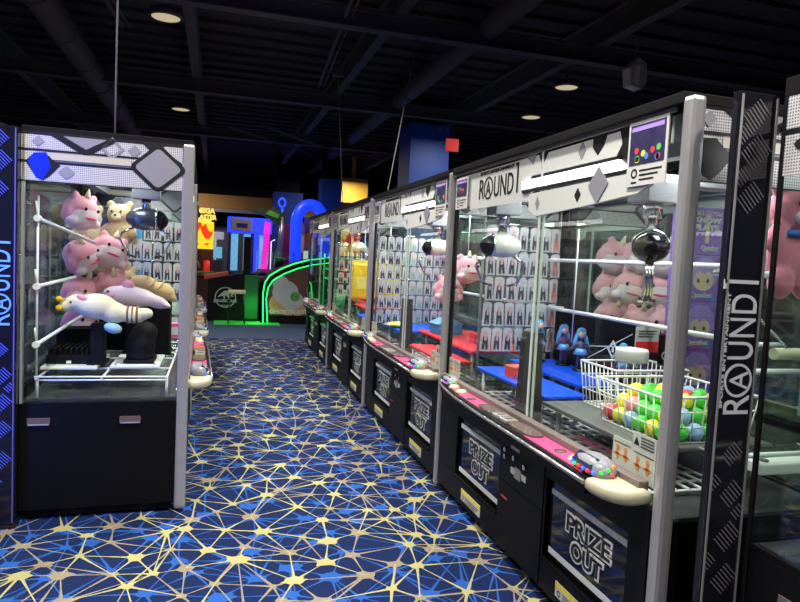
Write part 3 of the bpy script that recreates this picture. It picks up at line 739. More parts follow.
# ------------------------------------------------------------------ prizes in the ball basket machine
def slab(name, label, cat, x0, x1, y0, y1, z0, z1, mt, rz=0, bev=.006, group=None, legs=True):
    c = ((x0+x1)/2, (y0+y1)/2, z0)
    t = root(name, label, cat, c, rz, group)
    b = MB(); b.box(x0-c[0], x1-c[0], y0-c[1], y1-c[1], 0, z1-z0, bev); b.build('board', mt, t)
    if legs:
        for sx in (-1, 1):
            for sy in (-1, 1):
                px, py = sx*(x1-x0)*.4, sy*(y1-y0)*.42
                b = MB(); b.tube([(px, py, -(z0-.684)), (px, py, .001)], .012, 8); b.build('leg', ROD, t)
    return t
slab('prize_board', 'narrow bright blue board carrying the small red box', 'board', 1.585, 1.84, 2.82, 3.68, .83, .85, BLUEB, 0)
slab('prize_board', 'wide blue board under the blue figurines', 'board', 1.88, 2.21, 2.98, 3.83, .85, .872, BLUEB, 0)
slab('prize_board', 'sloping dark grey board under the white ball basket', 'board', 1.56, 2.16, 2.00, 2.79, .815, .835, mat('grey_board', (.11, .11, .11), .5), 0)
t = root('prize_box', 'small red box on the narrow blue board', 'box', (1.70, 3.32, .851), .1)
b = MB(); b.box(-.07, .07, -.05, .05, 0, .055, .003); b.build('box_body', mat('red_box', (.75, .06, .05), .35), t)
b = MB(); b.box(-.072, .072, -.052, .052, .055, .066, .003); b.build('box_lid', mat('orange_red', (.8, .13, .08), .35), t)
M = frame((0, -.0505, 0), (1, 0, 0), (0, 0, 1)); b = MB(); b.rect(-.05, .05, .012, .04, M, .002); b.build('box_label', mat('label_pink', (.8, .2, .25), .5), t)

def basket(label, x0, x1, y0, y1, z0, h, group):
    t = root('wire_basket', label, 'basket', ((x0+x1)/2, (y0+y1)/2, z0), 0, group)
    wx, wy = (x1-x0)/2, (y1-y0)/2
    b = MB(); b.tube([(-wx, -wy, h), (wx, -wy, h), (wx, wy, h), (-wx, wy, h)], .0055, 8, True); b.build('rim', WHITE, t)
    b = MB()
    k = .9
    for z, s in ((.003, k), (h*.35, k+.035), (h*.68, k+.07)): b.tube([(-wx*s, -wy*s, z), (wx*s, -wy*s, z), (wx*s, wy*s, z), (-wx*s, wy*s, z)], .003, 5, True)
    n = 9
    for i in range(n+1):
        f = -1+2*i/n
        for sy in (-1, 1): b.tube([(wx*k*f, sy*wy*k, .003), (wx*f, sy*wy, h)], .0028, 5)
        b.tube([(wx*k*f, -wy*k, .003), (wx*k*f, wy*k, .003)], .0028, 5)
    for i in range(1, n):
        f = -1+2*i/n
        for sx in (-1, 1): b.tube([(sx*wx*k, wy*k*f, .003), (sx*wx, wy*f, h)], .0028, 5)
        b.tube([(-wx*k, wy*k*f, .003), (wx*k, wy*k*f, .003)], .0028, 5)
    b.build('wire_mesh', WHITE, t)
    return t
basket('white wire basket full of coloured balls', 1.635, 2.09, 2.02, 2.45, .836, .185, None)
basket('empty white wire basket behind the ball basket', 1.75, 2.14, 2.48, 2.77, .836, .205, None)
BC = {'yellow': mat('ball_yellow', (.85, .80, .04), .3), 'green': mat('ball_green', (.06, .62, .05), .3), 'pink': mat('ball_pink', (.85, .25, .30), .3), 'red': mat('ball_red', (.75, .08, .12), .3), 'pale blue': mat('ball_blue', (.30, .48, .72), .3)}
me0 = bpy.data.meshes.new('ball'); bb = MB(); bb.ell((0, 0, 0), .0345, None, 3); bb.bm.to_mesh(me0); bb.bm.free()
bmesh_by = {}
for k, v in BC.items():
    q = me0.copy(); q.materials.append(v); bmesh_by[k] = q
for lay, (nx, ny, z) in enumerate(((6, 6, .875), (5, 5, .929), (4, 4, .98))):
    for i in range(nx):
        for j in range(ny):
            c = random.choices(list(BC), (30, 30, 18, 10, 12))[0]
            if (i*3+j*5+lay*2) % 9 == 0: c = 'green'
            o = bpy.data.objects.new('play_ball', bmesh_by[c]); COL.objects.link(o)
            sx = .0715; o.location = (1.8625+(i-(nx-1)/2)*sx*.97+random.uniform(-.001, .001), 2.235+(j-(ny-1)/2)*.070+random.uniform(-.0005, .0005), z+.001)
            tag(o, f"{c} ball, {('bottom', 'middle', 'top')[lay]} layer of the basket, {ORD[j]} from the post, {ORD[i]} from the glass", 'ball', 'coloured balls in the wire basket')
# jar with a white lid, in the empty basket
t = root('plastic_jar', 'clear plastic jar with white screw lid inside the empty wire basket', 'jar', (1.95, 2.65, .842)); t.scale = (1.05, 1.05, 1.3)
b = MB(); b.lathe([(.075, 0), (.085, .01), (.085, .13), (.07, .16), (.066, .17)], seg=28); b.build('jar_body', JAR, t)
b = MB(); b.lathe([(.074, .165), (.074, .205), (.07, .212), (.002, .212)], seg=28); b.build('lid', WHITE, t)
b = MB(); b.lathe([(.06, .012), (.07, .02), (.07, .06), (.02, .07)], seg=20); b.build('contents', mat('jar_fill', (.10, .13, .28), .5, var=.6, scale=60), t)
# little signs by the jar
def standee(name, label, loc, wd, ht, mt, strip=None, face=0):
    t = root(name, label, 'sign', loc, face)
    b = MB(); b.box(-wd/2, wd/2, -.004, .004, .0, ht, .001); b.box(-wd/2, wd/2, -.02, .025, 0, .006, .001); b.build('sign_card', mt, t)
    return t
t = root('display_board', 'long black panel with a white diamond mark standing behind the blue figurines', 'panel', (2.222, 3.22, .873))
b = MB(); b.box(-.004, .004, -.42, .60, 0, .34, .001); b.box(-.02, .004, -.42, .60, 0, .006); b.build('panel_board', BLACK, t)
M = frame((-.004, 0, 0), (0, -1, 0), (0, 0, 1)); b = MB()
b.ring((.03, .16), .055, .048, M, .002, 0, 4); b.ring((.03, .16), .042, .037, M, .002, 0, 4); b.rect(.022, .038, .145, .175, M, .002)
b.prism([(-.22, .07), (.20, .27), (.20, .274), (-.22, .076)], M, .0025); b.prism([(-.25, .14), (.2, .2), (.2, .204), (-.25, .145)], M, .0025)
b.build('diamond_mark', WHITE, t)
t = root('price_card', 'red and white card hanging from the rear rod above the jar', 'sign', (2.115, 2.76, 1.215))
b = MB(); b.box(-.07, .07, -.003, .003, -.13, 0); b.build('card', CARD, t)
M = frame((0, -.003, 0), (1, 0, 0), (0, 0, 1)); b = MB(); b.rect(-.07, .07, -.13, -.075, M, .002); b.build('red_band', REDB, t)
b = MB(); 
for k in range(3): b.rect(-.055, .05-.01*k, -.025-.014*k, -.02-.014*k, M, .002)
b.build('print', INK, t)
t = root('small_sign', 'small dark card hanging from the rear rod beside the post', 'sign', (2.125, 2.62, 1.19))
b = MB(); b.box(-.05, .05, -.003, .003, -.15, 0); b.build('card', BLACKM, t)
M = frame((0, -.003, 0), (1, 0, 0), (0, 0, 1)); b = MB(); b.ring((-.01, -.1), .022, .016, M, .002, 0, 14); b.rect(.02, .035, -.12, -.08, M, .002); b.build('mark', CARD, t)
# blue figurines
FB = mat('figurine_blue', (.10, .38, .75), .35); FD = mat('figurine_dark', (.06, .05, .14), .4)
def figurine(label, loc, rz, s=1.0):
    t = root('prize_figurine', label, 'figurine', loc, rz, 'blue figurines on the wide blue board')
    b = MB(); b.lathe([(.045*s, 0), (.045*s, .008*s), (.03*s, .012*s)], seg=18); b.build('stand', GLOSSB, t)
    me = blob([((-.014*s, 0, .06*s), (.012*s, .014*s, .055*s)), ((.016*s, 0, .06*s), (.012*s, .014*s, .055*s)), ((0, 0, .135*s), (.026*s, .018*s, .045*s)), ((-.04*s, 0, .15*s), (.011*s, .011*s, .04*s), Ry(.7)), ((.04*s, 0, .145*s), (.011*s, .011*s, .04*s), Ry(-.5)), ((0, 0, .19*s), (.009*s, .009*s, .02*s))], .006)
    mobj('body', me, FD, t)
    b = MB(); b.ell((0, -.002*s, .222*s), (.022*s, .022*s, .026*s)); b.build('face', SKIN, t)
    mobj('hair', blob([((0, .008*s, .235*s), (.03*s, .026*s, .028*s)), ((-.03*s, .012*s, .19*s), (.014*s, .012*s, .06*s), Ry(.25)), ((.032*s, .012*s, .185*s), (.014*s, .012*s, .065*s), Ry(-.3))], .006), FB, t)
    b = MB(); b.lathe([(.045*s, .10*s), (.028*s, .135*s)], seg=16); b.build('skirt', FB, t)
figurine('blue haired figurine nearest the packet rack', (2.04, 3.74, .873), .2, 1.05)
figurine('blue haired figurine in the middle of the three on the board', (2.14, 3.60, .873), 0, 1.0)
figurine('blue haired figurine of the three standing closest to the diamond mark', (2.14, 3.40, .873), -.3, 1.0)
figurine('single blue figurine standing beside the jar', (2.17, 3.02, .873), 0, .85)

# ------------------------------------------------------------------ hanging packets
PK = [(mat('print_rose', (.60, .33, .33), .5, var=.3, scale=40), mat('print_dark', (.05, .045, .06), .5)), (mat('print_grey', (.42, .42, .46), .5, var=.3, scale=40), mat('print_dark', (.05, .045, .06), .5)), (mat('print_brown', (.22, .15, .12), .5, var=.3, scale=40), mat('print_red2', (.55, .18, .15), .5)), (mat('print_tan', (.60, .48, .40), .5, var=.3, scale=40), mat('print_green2', (.25, .38, .30), .5))]
DIMBAG = mat('dim_film', (.20, .20, .22), .2)
def packet_proto(wd, ht, i, bag):
    t = root('prize_packet', 'x', 'packet')
    b = MB(); b.prism([(-wd/2, -ht), (wd/2, -ht), (wd/2, -.012), (wd*.2, 0), (-wd*.2, 0), (-wd/2, -.012)], frame((0, 0, 0), (1, 0, 0), (0, 0, 1)), .004, -.004); b.build('bag', bag, t)
    M = frame((0, -.004, 0), (1, 0, 0), (0, 0, 1)); a, c = PK[i]
    b = MB(); b.prism([(-wd*.3, -ht*.93), (-wd*.08, -ht*.93), (0, -ht*.62), (wd*.1, -ht*.93), (wd*.3, -ht*.93), (wd*.24, -ht*.5), (wd*.16, -ht*.36), (-wd*.2, -ht*.36), (-wd*.26, -ht*.5)], M, .003); b.build('figure_print', c, t)
    b = MB(); b.ring((0, -ht*.26), wd*.2, .0005, M, .0035, 0, 10); b.rect(-wd*.12, wd*.12, -ht*.55, -ht*.34, M, .004); b.build('face_print', a, t)
    return t
def rack(where, x0, x1, y, z_top, cols, rows, rowh, wd, ht, kinds, group, bag=BAG, along='X'):
    r = root('hanging_rack', f'thin rods holding hung packets, {where}', 'rack', ((x0+x1)/2 if along == 'X' else y, y if along == 'X' else (x0+x1)/2, z_top))
    for k in range(rows):
        b = MB(); h = (x1-x0)/2
        p, q = ((-h, .02, -k*rowh+.012), (h, .02, -k*rowh+.012)) if along == 'X' else ((.02, -h, -k*rowh+.012), (.02, h, -k*rowh+.012))
        b.tube([p, q], .005, 6); b.build('rod', CHROME, r)
    for s in (-1, 1):
        b = MB(); h = (x1-x0)/2*s
        p, q = ((h, .03, -(z_top-.66)), (h, .03, .05)) if along == 'X' else ((.03, h, -(z_top-.66)), (.03, h, .05))
        b.tube([p, q], .009, 6); b.build('upright', GREYP, r)
    protos = {}
    for k in range(rows):
        for c in range(cols):
            i = kinds[(k*3+c//3) % len(kinds)]; u = x0+(x1-x0)*(c+.5)/cols
            lb = f'packet {ORD[c]} from the aisle, {ORD[k]} row down, {where}'
            if along == 'X': loc = (u, y+random.uniform(-.006, .006), z_top-k*rowh); rot = (0, random.uniform(-.06, .06), random.uniform(-.35, .35))
            else: loc = (y, u, z_top-k*rowh); rot = (0, 0, -PI/2+random.uniform(-.2, .2))
            if i not in protos: protos[i] = packet_proto(wd, ht, i, bag); o = protos[i]; o.location = loc; o.rotation_euler = rot; o['label'] = lb; o['group'] = group
            else: o = copy_tree(protos[i], None, lb, loc, rot); o['group'] = group
rack('ball basket machine rack', 1.66, 2.20, 3.82, 1.74, 7, 5, .165, .066, .155, (0, 1, 2), 'packets in the ball basket machine')
rack('red board machine rack', 1.50, 2.20, 5.97, 1.70, 9, 6, .14, .066, .132, (1, 3, 0), 'packets in the red board machine')
rack('yellow bag machine rack', 1.50, 2.2, 8.16, 1.6, 6, 4, .16, .08, .14, (1, 0), 'packets in the yellow bag machine')
rack('far rack of the plush machine', -.75, -.27, 5.78, 1.70, 6, 4, .17, .068, .155, (1, 0), 'packets in the plush toy machine')
rack('dark rack behind the plush machine', 4.3, 5.7, -1.30, 1.62, 8, 3, .24, .10, .2, (1,), 'dark packets behind the plush toy machine', DIMBAG, 'Y')
# ------------------------------------------------------------------ plush toys
ub = blob([((0, 0, 0), (.125, .115, .12)), ((-.10, -.04, -.05), (.045, .05, .035)), ((.10, -.04, -.05), (.045, .05, .035))])
uh = blob([((0, .012, .045), (.132, .118, .095)), ((-.075, 0, .125), (.035, .02, .045), Ry(-.4)), ((.075, 0, .125), (.035, .02, .045), Ry(.4)), ((-.12, 0, 0), (.035, .05, .07)), ((.12, 0, 0), (.035, .05, .07))])
def unicorn(label, loc, rot, group):
    t = root('unicorn_plush', label, 'plush toy', loc, 0, group); t.rotation_euler = rot; t.scale = (.84,)*3
    mobj('body', ub.copy(), PALEF, t); mobj('hood', uh.copy(), PINKF, t)
    b = MB(); b.lathe([(.024, 0), (.018, .03), (.011, .055), (.002, .075)], (0, -.03, .125), 14); b.build('horn', CREAMF, t)
    for s in (-1, 1):
        b = MB(); b.ell((s*.055, -.105, .05), (.012, .008, .014)); b.build('eye', EYE, t)
    b = MB(); b.ell((0, -.108, -.012), (.05, .012, .009)); b.build('mouth', MAGF, t)
    return t
U0 = None
def unicorns(spots, group):
    global U0
    for (loc, rot, lb) in spots:
        if U0 is None: U0 = unicorn(lb, loc, rot, group)
        else: copy_tree(U0, None, lb, loc, rot)['group'] = group
G = 'pink unicorn plush pile in the plush toy machine'
unicorns([((-.82, 4.45, 1.67), (.15, .1, .9), 'pink unicorn plush on top of the pile by the blue lit tower'),
          ((-.80, 4.43, 1.40), (.1, -.5, 1.0), 'pink unicorn plush leaning sideways just under the top of the pile'),
          ((-.665, 4.50, 1.43), (-.1, .35, .5), 'pink unicorn plush in the middle of the pile beside the tan bears'),
          ((-.815, 4.43, 1.165), (.2, .2, .9), 'pink unicorn plush low in the pile next to the glass'),
          ((-.64, 4.50, 1.20), (.3, -.2, .6), 'pink unicorn plush low in the pile behind the giraffe'),
          ((-.83, 4.56, .955), (0, .2, .7), 'pink unicorn plush at the bottom of the pile')], G)
G2 = 'pink unicorn plush pile behind the ball basket machine'
sp = []
for k, (y, z) in enumerate(((3.10, 1.16), (3.37, 1.15), (3.64, 1.16), (3.18, 1.37), (3.44, 1.37), (3.70, 1.36), (3.14, 1.56), (3.38, 1.57), (3.64, 1.56))):
    sp.append(((2.50+.03*(k % 2), y, z), (.1*(k % 3), .2-.15*(k % 2), -.9+.35*(k % 3)), f"pink unicorn plush behind the glass, {('lowest', 'middle', 'top')[k//3]} row, {ORD[k % 3]} from the sign tower"))
unicorns(sp, G2)
G3 = 'pink plush between the packet racks'
unicorns([((1.93, 4.78, 1.42), (0, 0, .2), 'pink unicorn plush in front of the packets in the red board machine'), ((1.86, 5.0, 1.24), (.0, .0, -.2), 'pink unicorn plush lower down beside the packets in the red board machine')], G3)
for o in [x for x in COL.objects if x.get('group') == G3]:
    b = MB(); b.tube([(0, 0, .09), (0, 0, (1.9-o.location.z)/.84)], .004, 6); b.build('hanging_cord', ROD, o)
def box_thing(name, label, cat, x0, x1, y0, y1, z0, z1, mt, bev=.006, part_='shell'):
    c = ((x0+x1)/2, (y0+y1)/2, z0); t = root(name, label, cat, c)
    b = MB(); b.box(x0-c[0], x1-c[0], y0-c[1], y1-c[1], 0, z1-z0, bev)
    o = b.build(name, mt); o.location = c; bpy.data.objects.remove(t); o.name = name; return tag(o, label, cat)
box_thing('display_riser', 'black display riser under the unicorn plush behind the glass', 'riser', 2.36, 2.68, 2.95, 3.87, .653, 1.06, BLACKM)
tb = blob([((0, 0, 0), (.095, .08, .10)), ((0, -.01, .13), (.085, .075, .075)), ((-.065, 0, .20), (.03, .02, .03)), ((.065, 0, .20), (.03, .02, .03)), ((-.09, -.03, .02), (.03, .03, .06), Ry(.5)), ((.09, -.03, .02), (.03, .03, .06), Ry(-.5)), ((-.05, -.07, -.08), (.035, .05, .035)), ((.05, -.07, -.08), (.035, .05, .035))])
def teddy(label, loc, rot, group, proto=[None]):
    if proto[0] is not None:
        copy_tree(proto[0], None, label, loc, rot)['group'] = group; return
    t = root('bear_plush', label, 'plush toy', loc, 0, group); t.rotation_euler = rot; proto[0] = t
    mobj('body', tb, TANF, t)
    b = MB(); b.ell((0, -.075, .115), (.034, .02, .026)); b.build('muzzle', CREAMF, t)
    for s in (-1, 1):
        b = MB(); b.ell((s*.03, -.08, .15), .008, None, 2); b.build('eye', EYE, t)
    b = MB(); b.ell((0, -.095, .125), (.01, .006, .008), None, 2); b.build('nose', EYE, t)
GT = 'tan bears beside the unicorn pile'
for (loc, rz, lb) in (((-.845, 4.86, 1.53), .2, 'tan bear plush high at the back, half hidden by the top unicorn'), ((-.645, 4.85, 1.57), -.2, 'tan bear plush high in the stack beside the blue tag'), ((-.68, 4.80, 1.32), .1, 'tan bear plush in the middle of the stack beside the unicorns'), ((-.60, 4.74, 1.12), .3, 'tan bear plush at the bottom of the stack above the bread plush')):
    teddy(lb, loc, (0, 0, rz), GT)
box_thing('display_riser', 'black display riser under the stack of tan bears', 'riser', -.90, -.5, 4.68, 5.02, .779, 1.01, BLACKM)
for (x, y, z, lb) in ((-.535, 4.86, 1.50, 'small blue and white hang tag, higher of the two by the tan bears'), (-.535, 4.82, 1.22, 'small blue and white hang tag, lower of the two by the tan bears')):
    t = root('hang_tag', lb, 'tag', (x, y, z), 0, 'hang tags by the tan bears')
    b = MB(); b.box(-.035, .035, -.003, .003, 0, .11); b.build('card', CARD, t)
    b = MB(); b.box(-.033, .033, -.005, -.003, .045, .107); b.build('blue_print', mat('tag_blue', (.05, .35, .75), .5), t)
# shelf of rods, plates and black stands
t = root('prize_shelf', 'open shelf of white rods across the plush toy machine', 'shelf', (-.55, 4.4, .77))
for (p, q, r) in (((-.36, -.62, 0), (.31, -.62, 0), .0055), ((-.36, -.56, -.03), (.31, -.56, -.03), .005), ((-.36, -.36, .0), (.31, -.36, .0), .0055), ((-.36, .0, .0), (.31, .0, .0), .0055), ((-.36, .25, .0), (.31, .25, .0), .0055), ((-.36, .45, .0), (.31, .45, .0), .0055), ((-.36, .75, .0), (.31, .75, .0), .0055), ((-.36, 1.0, .0), (.31, 1.0, .0), .0055), ((-.35, -.63, -.008), (-.35, 1.1, -.008), .006), ((-.03, -.63, -.008), (-.03, 1.1, -.008), .006), ((.305, -.63, -.008), (.305, 1.1, -.008), .006)):
    b = MB(); b.tube([p, q], r, 8); b.build('rod', ROD, t)
for (x, y) in ((-.35, -.6), (.305, -.6), (-.35, 1.05), (.305, 1.05)):
    b = MB(); b.tube([(x, y, -.117), (x, y, -.005)], .008, 8); b.build('leg', ROD, t)
ZP = (.29, .60, .96); TP = ((.136, .46, .40), (.094, .46, .633), (.20, .46, .845))
t = root('pole_rack', 'three white poles running into the plush toy machine on clamps', 'rod rack', (-.905, 3.80, .653))
for z, tip in ((ZP[0], TP[0]), (ZP[1], TP[1]), (ZP[2], TP[2])):
    b = MB(); b.tube([(0, 0, z), tip], .010, 12); po = b.build('pole', ROD, t)
    b = MB(); b.lathe([(.018, -.015), (.018, .015)], (0, .0, 0), 16, M=Matrix.Translation((0, -.005, z)) @ Matrix.Rotation(PI/2, 4, 'X')); b.build('clamp', WHITE, po)
    b = MB(); b.tube([(0, 0, z), (-.005, -.02, z+.09)], .005, 6); b.build('brace', ROD, po)
b = MB(); b.tube([(.0, 0, 0), (.0, 0, 1.08)], .006, 8); b.build('upright', ROD, t)
def plate(label, x0, x1, y0, y1):
    t = root('base_plate', label, 'plate', ((x0+x1)/2, (y0+y1)/2, .779))
    a, c = (x1-x0)/2, (y1-y0)/2
    b = MB(); b.box(-a, a, -c, c, 0, .018, .006); b.build('plate_body', WHITE, t)
    for sx in (-1, 1):
        b = MB(); b.lathe([(.008, .018), (.008, .021), (.002, .0215)], (sx*a*.8, -c*.8, 0), 10); b.build('screw', INK, t)
plate('white plate under the ribbed black block', -.92, -.63, 3.94, 4.42)
plate('white plate under the rounded black stand', -.57, -.30, 3.98, 4.40)
t = root('display_block', 'ribbed black block on the white plate below the unicorns', 'display stand', (-.79, 4.16, .798))
b = MB(); b.box(-.12, .11, -.14, .26, 0, .05, .004)
for k in range(8): b.box(-.11+.028*k, -.098+.028*k, -.13, .25, .05, .09, .002)
b.box(-.12, .11, .10, .26, .05, .175, .004)
b.build('block_body', BLACKM, t)
b = MB(); b.box(-.012, .012, -.15, -.14, .005, .02); b.build('clip', WHITE, t)
t = root('display_stand', 'upright black stand under the giraffe head', 'display stand', (-.645, 4.04, .798))
b = MB(); b.box(-.035, .035, -.03, .10, 0, .235, .006); b.box(-.05, .05, -.05, .12, 0, .012, .003); b.build('stand_body', BLACKM, t)
t = root('display_stand', 'rounded black stand under the striped end of the giraffe', 'display stand', (-.42, 4.15, .798))
me = blob([((0, 0, .10), (.085, .12, .105)), ((.02, .02, .17), (.075, .11, .07)), ((0, 0, .03), (.085, .12, .03))], .014); mobj('stand_body', me, BLACKM, t)
b = MB(); b.box(-.085, .085, -.115, .115, 0, .02, .004); b.build('foot', BLACKM, t)
t = root('display_stand', 'tall black stand at the back under the bread plush', 'display stand', (-.42, 4.60, .779))
b = MB(); b.box(-.14, .14, -.10, .10, 0, .36, .01); b.box(-.15, .15, -.11, .11, 0, .02, .003); b.build('stand_body', BLACKM, t)
# giraffe
t = root('giraffe_plush', 'cream giraffe plush with yellow horn tips lying across two black stands', 'plush toy', (-.59, 4.02, 1.10))
mobj('body', blob([((-.155, -.01, .055), (.07, .055, .05)), ((-.215, -.02, .035), (.04, .04, .035)), ((-.06, 0, .035), (.11, .085, .075)), ((.03, 0, 0), (.075, .07, .065)), ((.13, 0, -.01), (.085, .055, .05), Ry(.1)), ((.20, -.01, 0), (.05, .04, .035))]), CREAMF, t)
for z in (.075, .025):
    b = MB(); b.ell((-.245, -.05, z), .018, None, 2); b.tube([(-.19, -.02, z*.7+.015), (-.24, -.048, z)], .006, 6); b.build('horn_tip', YELF, t)
for x in (.11, .135, .16):
    b = MB(); b.lathe([(.052, -.006), (.054, 0), (.052, .006)], seg=20, M=Matrix.Translation((x, 0, -.01)) @ Matrix.Rotation(PI/2, 4, 'Y')); b.build('stripe', BROWNF, t)
b = MB(); b.ell((-.125, -.05, .085), (.035, .014, .018), Ry(.4)); b.build('ear', PINKF, t)
b = MB(); b.ell((-.185, -.055, .06), .008, None, 2); b.build('eye', EYE, t)
b = MB(); b.ell((.035, -.04, -.085), (.05, .035, .03), Ry(.25)); b.build('pale_blue_foot', PBLUEF, t)
# long pale pink plush
t = root('dolphin_plush', 'long pale pink plush lying behind the giraffe', 'plush toy', (-.47, 4.26, 1.15))
mobj('body', blob([((-.03, 0, .03), (.16, .075, .065), Ry(.12)), ((.12, 0, .0), (.08, .05, .04), Ry(.3)), ((.185, 0, -.02), (.03, .06, .015), Ry(.5))]), PALEF, t)
b = MB(); b.ell((-.04, -.02, .10), (.035, .02, .03)); b.build('fin', PINKF, t)
b = MB(); b.ell((-.14, -.05, .03), (.045, .02, .02), Ry(-.4)); b.build('flipper', PINKF, t)
b = MB(); b.ell((-.15, -.05, .06), .007, None, 2); b.build('eye', EYE, t)
# bread plush
t = root('bread_plush', 'tan bread shaped plush lying across the tall black stand', 'plush toy', (-.42, 4.55, 1.14)); t.rotation_euler = (0, .26, 0); t.scale = (.86, .86, .86)
mobj('body', blob([((-.06, 0, .09), (.12, .08, .085)), ((.07, 0, .08), (.11, .08, .08)), ((.165, -.02, .06), (.03, .04, .03)), ((-.16, -.02, .05), (.03, .04, .03))]), BREADF, t)
for k in range(3):
    b = MB(); b.tube([(-.07+.06*k+.02*math.cos(a), -.07*math.sin(a), .09+.088*math.cos(a)) for a in [.2+.2*i for i in range(7)]], .006, 6); b.build('crust_line', TANF, t)
t = root('prize_box', 'small pink box at the back of the plush toy machine', 'box', (-.30, 5.35, .779))
b = MB(); b.box(-.06, .06, -.05, .05, 0, .12, .004); b.build('box_body', mat('hot_pink', (.8, .12, .35), .4), t)
b = MB(); b.rect(-.045, .045, .03, .09, frame((0, -.05, 0), (1, 0, 0), (0, 0, 1)), .002); b.build('box_label', CARD, t)

# ------------------------------------------------------------------ purple figure boxes behind the near end
GP = 'purple figure boxes'
P0 = None
box_thing('display_riser', 'black display riser under the purple figure boxes', 'riser', 2.36, 2.78, 2.79, 2.96, .653, .84, BLACKM)
for k in range(4):
    for c in range(2):
        lb = f"purple figure box, {('bottom', 'second', 'third', 'top')[k]} of its column, {('beside the aluminium post', 'beside the sign tower')[c]}"
        loc = (2.462+.202*c, 2.875, .842+.251*k)
        if P0 is None or k == 3 and c == 0:
            t = root('figure_box', lb, 'box', loc, 0, GP)
            b = MB(); b.box(-.1, .1, -.075, .075, 0, .248, .002); bd = b.build('carton', PURPLE, t)
            M = frame((0, -.075, 0), (1, 0, 0), (0, 0, 1))
            if k < 3:                                          # a plain doll in place of the printed character
                P0 = t
                b = MB(); b.prism([(.09*math.cos(a), .15+.088*math.sin(a)) for a in [2*PI*i/24 for i in range(24)]], M, .0012); b.build('doll_hair_print', LILAC, bd)
                b = MB(); b.prism([(.064*math.cos(a), .118+.054*math.sin(a)) for a in [2*PI*i/24 for i in range(24)]], M, .002); b.build('doll_face_print', SKIN, bd)
                b = MB(); b.prism([(-.086, .12), (-.08, .2), (-.03, .235), (.04, .235), (.085, .19), (.086, .12), (.062, .15), (.035, .175), (.0, .148), (-.03, .172), (-.062, .14)], M, .0032); b.build('doll_fringe_print', LILAC, bd)
                b = MB()
                for s in (-1, 1): b.prism(rdiamond(s*.03-.003, .115, .011, .016, .5), M, .0028)
                b.build('doll_eye_print', mat('print_ink', (.06, .03, .12), .5), bd)
                b = MB(); b.text('Qposket', -.08, .06, .018, .055, M, .004, .02); b.build('box_lettering', CARD, bd)
                b = MB(); b.rect(.06, .085, .012, .035, M, .002); b.build('maker_mark', mat('tag_blue', (.05, .35, .75), .5), bd)
            else:
                b = MB(); b.text('ALL', -.085, -.02, .205, .228, M, .003, .05); b.text('YOU', .02, .085, .205, .228, M, .003, .05); b.text('KNOW', -.085, .085, .165, .195, M, .003, .06); b.text('PLAYS.', -.085, .085, .125, .158, M, .003, .06); b.text('Qposket', -.03, .08, .015, .05, M, .003, .02); b.build('box_lettering', CARD, bd)
                b = MB(); b.prism(rdiamond(0, .20, .022, .03, .5), M, .0045, .003); b.rect(-.012, .012, .06, .165, M, .0045, .003); b.build('doll_print', SKIN, bd)
                b = MB(); b.prism([(-.028, .19), (-.02, .235), (.02, .235), (.028, .19), (.012, .215), (-.012, .215)], M, .0055, .0045); b.build('doll_hair_print', LILAC, bd)
        else: copy_tree(P0, None, lb, loc)

# ------------------------------------------------------------------ second, third, last machine prizes
slab('prize_board', 'broad red board in the second machine, higher of its two', 'board', 1.70, 2.2, 4.05, 5.25, .87, .89, REDB)
slab('prize_board', 'red board by the glass in the second machine, lower of its two', 'board', 1.50, 1.70, 4.02, 4.85, .80, .82, REDB)
slab('prize_board', 'blue board at the far end of the second machine', 'board', 1.55, 2.2, 5.3, 5.92, .85, .87, BLUEB)
t = root('prize_box', 'blue tent shaped box on the red board in the second machine', 'box', (1.86, 5.0, .891), .1)
b = MB(); b.box(-.11, .11, -.09, .09, 0, .085, .004); b.build('box_body', mat('tent_blue', (.06, .25, .58), .4), t)
b = MB(); b.prism([(-.12, .085), (.12, .085), (.03, .125), (-.03, .125)], frame((0, .095, 0), (1, 0, 0), (0, 0, 1)), .19, 0); b.build('box_lid', mat('tent_light', (.16, .42, .75), .4), t)
t = root('prize_box', 'small red box by the glass in the second machine', 'box', (1.95, 4.45, .891), 0)
b = MB(); b.box(-.08, .08, -.06, .06, 0, .06, .004); b.build('box_body', REDB, t); b = MB(); b.box(-.082, .082, -.062, .062, .06, .07, .003); b.build('box_lid', REDB, t)
t = root('prize_bag', 'flat yellow bag lying on the blue board in the second machine', 'bag', (1.62, 5.6, .871), .3)
b = MB(); b.ell((0, 0, .025), (.12, .09, .024)); b.build('bag_body', YELLOW, t); b = MB(); b.box(-.13, -.10, -.05, .05, .018, .03, .003); b.build('bag_seal', CARD, t)
YB = mat('yellow_bag', (.85, .55, .02), .4, var=.15, scale=6)
for k, (x, y, z, lb) in enumerate(((1.66, 7.3, 1.0, 'big yellow prize bag hanging nearer the aisle glass in the third machine'), (1.98, 7.35, 1.02, 'big yellow prize bag hanging at the back of the third machine'))):
    t = root('prize_bag', lb, 'bag', (x, y, z), 0, 'yellow bags in the third machine')
    b = MB(); b.box(-.15, .15, -.035, .035, 0, .42, .03); b.build('bag_body', YB, t)
    b = MB(); b.box(-.15, .15, -.012, .012, .41, .45, .004); b.build('bag_seal', mat('seal_yellow', (.8, .6, .1), .4), t)
    b = MB(); b.rect(-.09, .09, .12, .26, frame((0, -.035, 0), (1, 0, 0), (0, 0, 1)), .003); b.build('bag_label', mat('label_gold', (.8, .65, .15), .5), t)
    b = MB(); b.tube([(0, 0, .44), (0, 0, 1.9-z)], .004, 5); b.build('hanging_cord', ROD, t)
slab('prize_board', 'blue board at the near end of the third machine', 'board', 1.52, 2.15, 6.3, 6.95, .84, .86, BLUEB)
